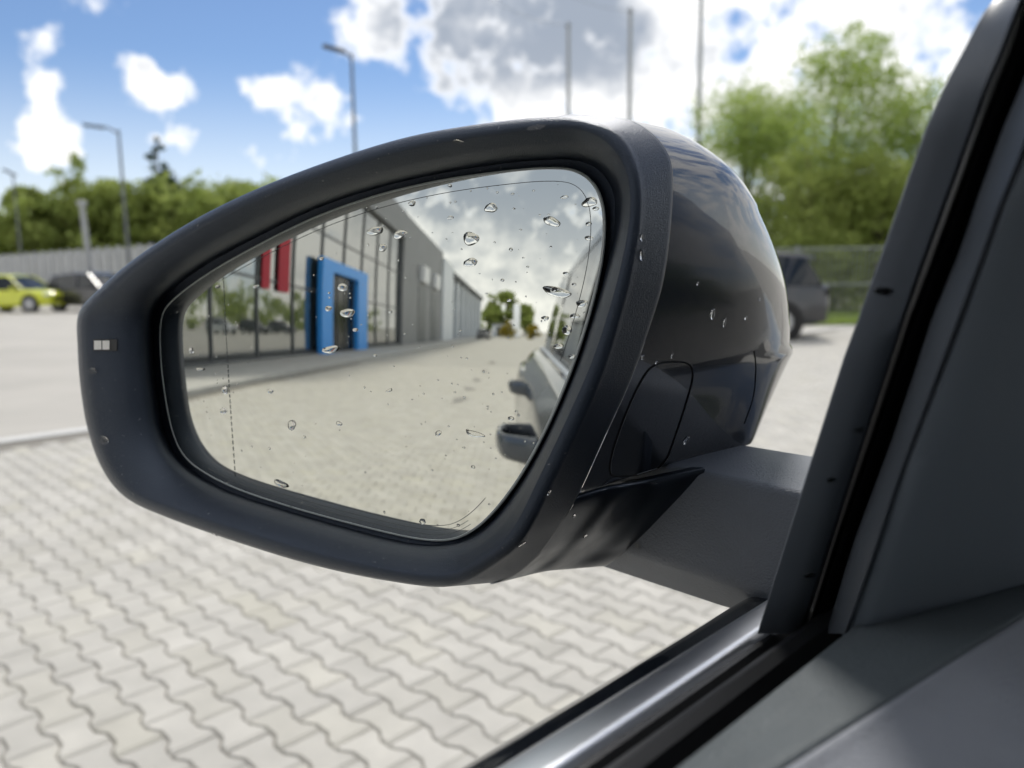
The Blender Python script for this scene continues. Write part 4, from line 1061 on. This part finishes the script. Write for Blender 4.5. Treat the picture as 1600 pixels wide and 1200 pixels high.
GD = [  # x, y, w, h, angle, what singles it out
 (767,325,22,14,0,'flat oval raindrop on the grey cloud in the mirror, upper middle'), (862,346,30,13,-25,'slanting angular raindrop in the upper right of the mirror glass'),
 (921,316,24,15,10,'raindrop lying on the thin edge line in the top corner of the glass'), (736,373,24,23,0,'large round raindrop in the middle of the mirrored clouds'),
 (735,410,25,13,8,'ragged oval raindrop just under the large round one'), (870,456,50,15,-12,'longest raindrop, stretched level beside the mirrored car window'),
 (909,474,19,11,0,'dark raindrop closest to the right edge of the glass, below the longest one'), (898,494,17,8,5,'thin raindrop second below the longest one near the right edge'),
 (886,516,17,15,0,'dark spotted raindrop over the mirrored car roof line'), (852,497,13,7,0,'small oval raindrop over the yellow shrub in the mirror'),
 (873,541,17,8,0,'flat raindrop on the mirrored car flank, above the smallest one there'), (893,557,11,7,0,'smallest raindrop on the mirrored car flank near the glass edge'),
 (586,361,30,13,5,'wide raindrop on the mirrored showroom glass left of the grey cladding'), (625,366,23,14,5,'raindrop over the edge between mirrored glass and grey cladding'),
 (598,387,15,11,0,'small raindrop below the wide one on the mirrored showroom glass'), (535,449,20,11,0,'raindrop in the top of the dark opening of the blue portal'),
 (543,489,26,14,0,'bright raindrop in the middle of the dark opening of the blue portal'), (513,482,13,8,0,'small raindrop on the near post of the blue portal'),
 (517,546,36,11,8,'long raindrop across the foot of the blue portal post'), (608,610,13,5,20,'tiny dark raindrop on the mirrored paving below the grey cladding'),
 (456,664,14,15,0,'round raindrop on the mirrored paving left of the middle'), (530,662,12,7,0,'faint raindrop on the mirrored paving right of the round one'),
 (742,678,34,9,-8,'thin wavy raindrop just left of the mirrored door handle'), (422,611,13,7,0,'raindrop on the mirrored pale kerb'),
 (352,609,12,12,0,'upper of two raindrops touching the dashed etched line'), (349,642,14,9,10,'lower of two raindrops touching the dashed etched line'),
 (401,448,15,5,0,'small flat raindrop under the red banners'), (340,448,10,5,0,'tiny raindrop beside the top of the dashed etched line'),
 (299,548,9,9,0,'raindrop by the dark frame reflection at the left of the glass'), (313,577,19,5,5,'flat raindrop at the left where the kerb begins'),
 (440,756,28,10,-8,'ragged wide raindrop on the bottom edge of the glass'), (660,815,11,9,0,'small raindrop low on the bottom edge line of the glass'),
 (644,318,12,9,0,'faint raindrop on the upper edge line over the grey cladding'), (704,340,11,5,0,'tiny flat raindrop in the clouds left of the large round one'),
 (882,308,13,5,0,'tiny raindrop at the top below the edge line corner'), (920,372,14,7,0,'raindrop at the right edge where the car window begins'),
 (884,427,10,5,0,'tiny raindrop above the longest one'), (685,677,13,8,30,'faint raindrop on the paving left of the wavy one'), (703,290,8,5,0,'speck of rain highest on the glass')]
for i, (x, y, w, h, an, lab) in enumerate(GD):
    P = glass(x, y); N = (P - GC) / GR; s_ = np.linalg.norm(P - CAM) / 1215.
    drop(P, N, w * s_, h * s_, R_(an), lab, 100 + i, .34)
BD = [(1003,372,9,11,'upper raindrop of a pair on the flank of the black frame'), (1003,398,10,20,'lower, longer raindrop of a pair on the flank of the black frame'), (838,199,34,8,'smear of rain on the top of the black frame'),
 (716,221,16,8,'raindrop on the top of the black frame left of the smear'), (1113,490,13,18,'larger raindrop of a pair on the glossy cap'), (1131,504,10,15,'smaller raindrop of a pair on the glossy cap'),
 (1090,443,6,6,'tiny raindrop on the glossy cap above the pair'), (1165,497,8,6,'tiny raindrop on the glossy cap right of the pair'), (1187,468,10,5,'thin raindrop on the glossy cap near its nose'), (1072,688,12,15,'raindrop on the lower cap beside the lamp cover'),
 (858,770,10,10,'round raindrop on the black frame below the door handle reflection'), (815,850,15,10,'raindrop on the bottom corner of the black frame'), (163,688,17,12,'raindrop on the left side of the black frame'),
 (1026,566,7,7,'tiny raindrop on the top of the lamp cover joint'), (1050,556,6,8,'tiny raindrop above the lamp cover joint'), (1004,558,8,9,'raindrop beside the seam left of the lamp cover'),
 (1266,899,18,12,'grey raindrop low on the window frame'), (1299,750,15,8,'streaked raindrop midway up the window frame'), (1342,672,18,8,'raindrop on the window frame above the streaked one'), (1381,455,24,12,'flat raindrop highest on the window frame'),
 (898,806,8,11,'raindrop below the seam corner of the cap'), (914,838,9,7,'small raindrop on the housing foot'), (995,853,12,9,'raindrop where the housing foot meets the arm'), (1020,755,18,5,'thin raindrop on the top edge of the housing foot'),
 (145,580,14,9,'faint raindrop at the left edge of the frame below the warning light'), (335,835,10,6,'raindrop hanging on the bottom of the frame')]
for i, (x, y, w, h, lab) in enumerate(BD):
    hit = cast(x, y)
    if hit is None: continue
    s_ = hit[2] / 1215.
    drop(hit[0], hit[1], w * s_, h * s_, 0, lab, 300 + i, .20)

r9 = np.random.default_rng(77)
mb = MB(); cnt = 0
while cnt < 260:
    x, y = r9.uniform(270, 935), r9.uniform(275, 835)
    d_ = np.array([x, y]); ins = 0
    for i in range(NL):
        a, b_ = Gp[i], Gp[(i + 1) % NL]
        if (a[1] > y) != (b_[1] > y) and x < (b_[0] - a[0]) * (y - a[1]) / (b_[1] - a[1]) + a[0]: ins ^= 1
    if not ins: continue
    if r9.uniform() > .35 and not (x > 640 or (x > 480 and y < 560) or x < 380): continue
    P = glass(x, y); N = (P - GC) / GR; rad = r9.uniform(.00015, .0005) * (1 if r9.uniform() > .16 else 2.0)
    tx = rt - N * (rt @ N); tx /= np.linalg.norm(tx); ty = np.cross(N, tx); n6 = 8
    st_ = r9.uniform(.7, 1.8)
    V = [P + rad * (math.cos(a) * tx * st_ + math.sin(a) * ty) * q + N * (h_ * rad + .00003) for q, h_ in ((1, 0), (.75, .3), (.3, .48)) for a in np.linspace(0, 2 * math.pi, n6, endpoint=False)]
    mb.add(V, grid_faces(3, n6, False, True) + [tuple(range(n6))[::-1], tuple(2 * n6 + i for i in range(n6))]); cnt += 1
mb.build('rain_specks', WATER, None, kind='stuff', label='fine specks of rain scattered over the mirror glass', category='rain')
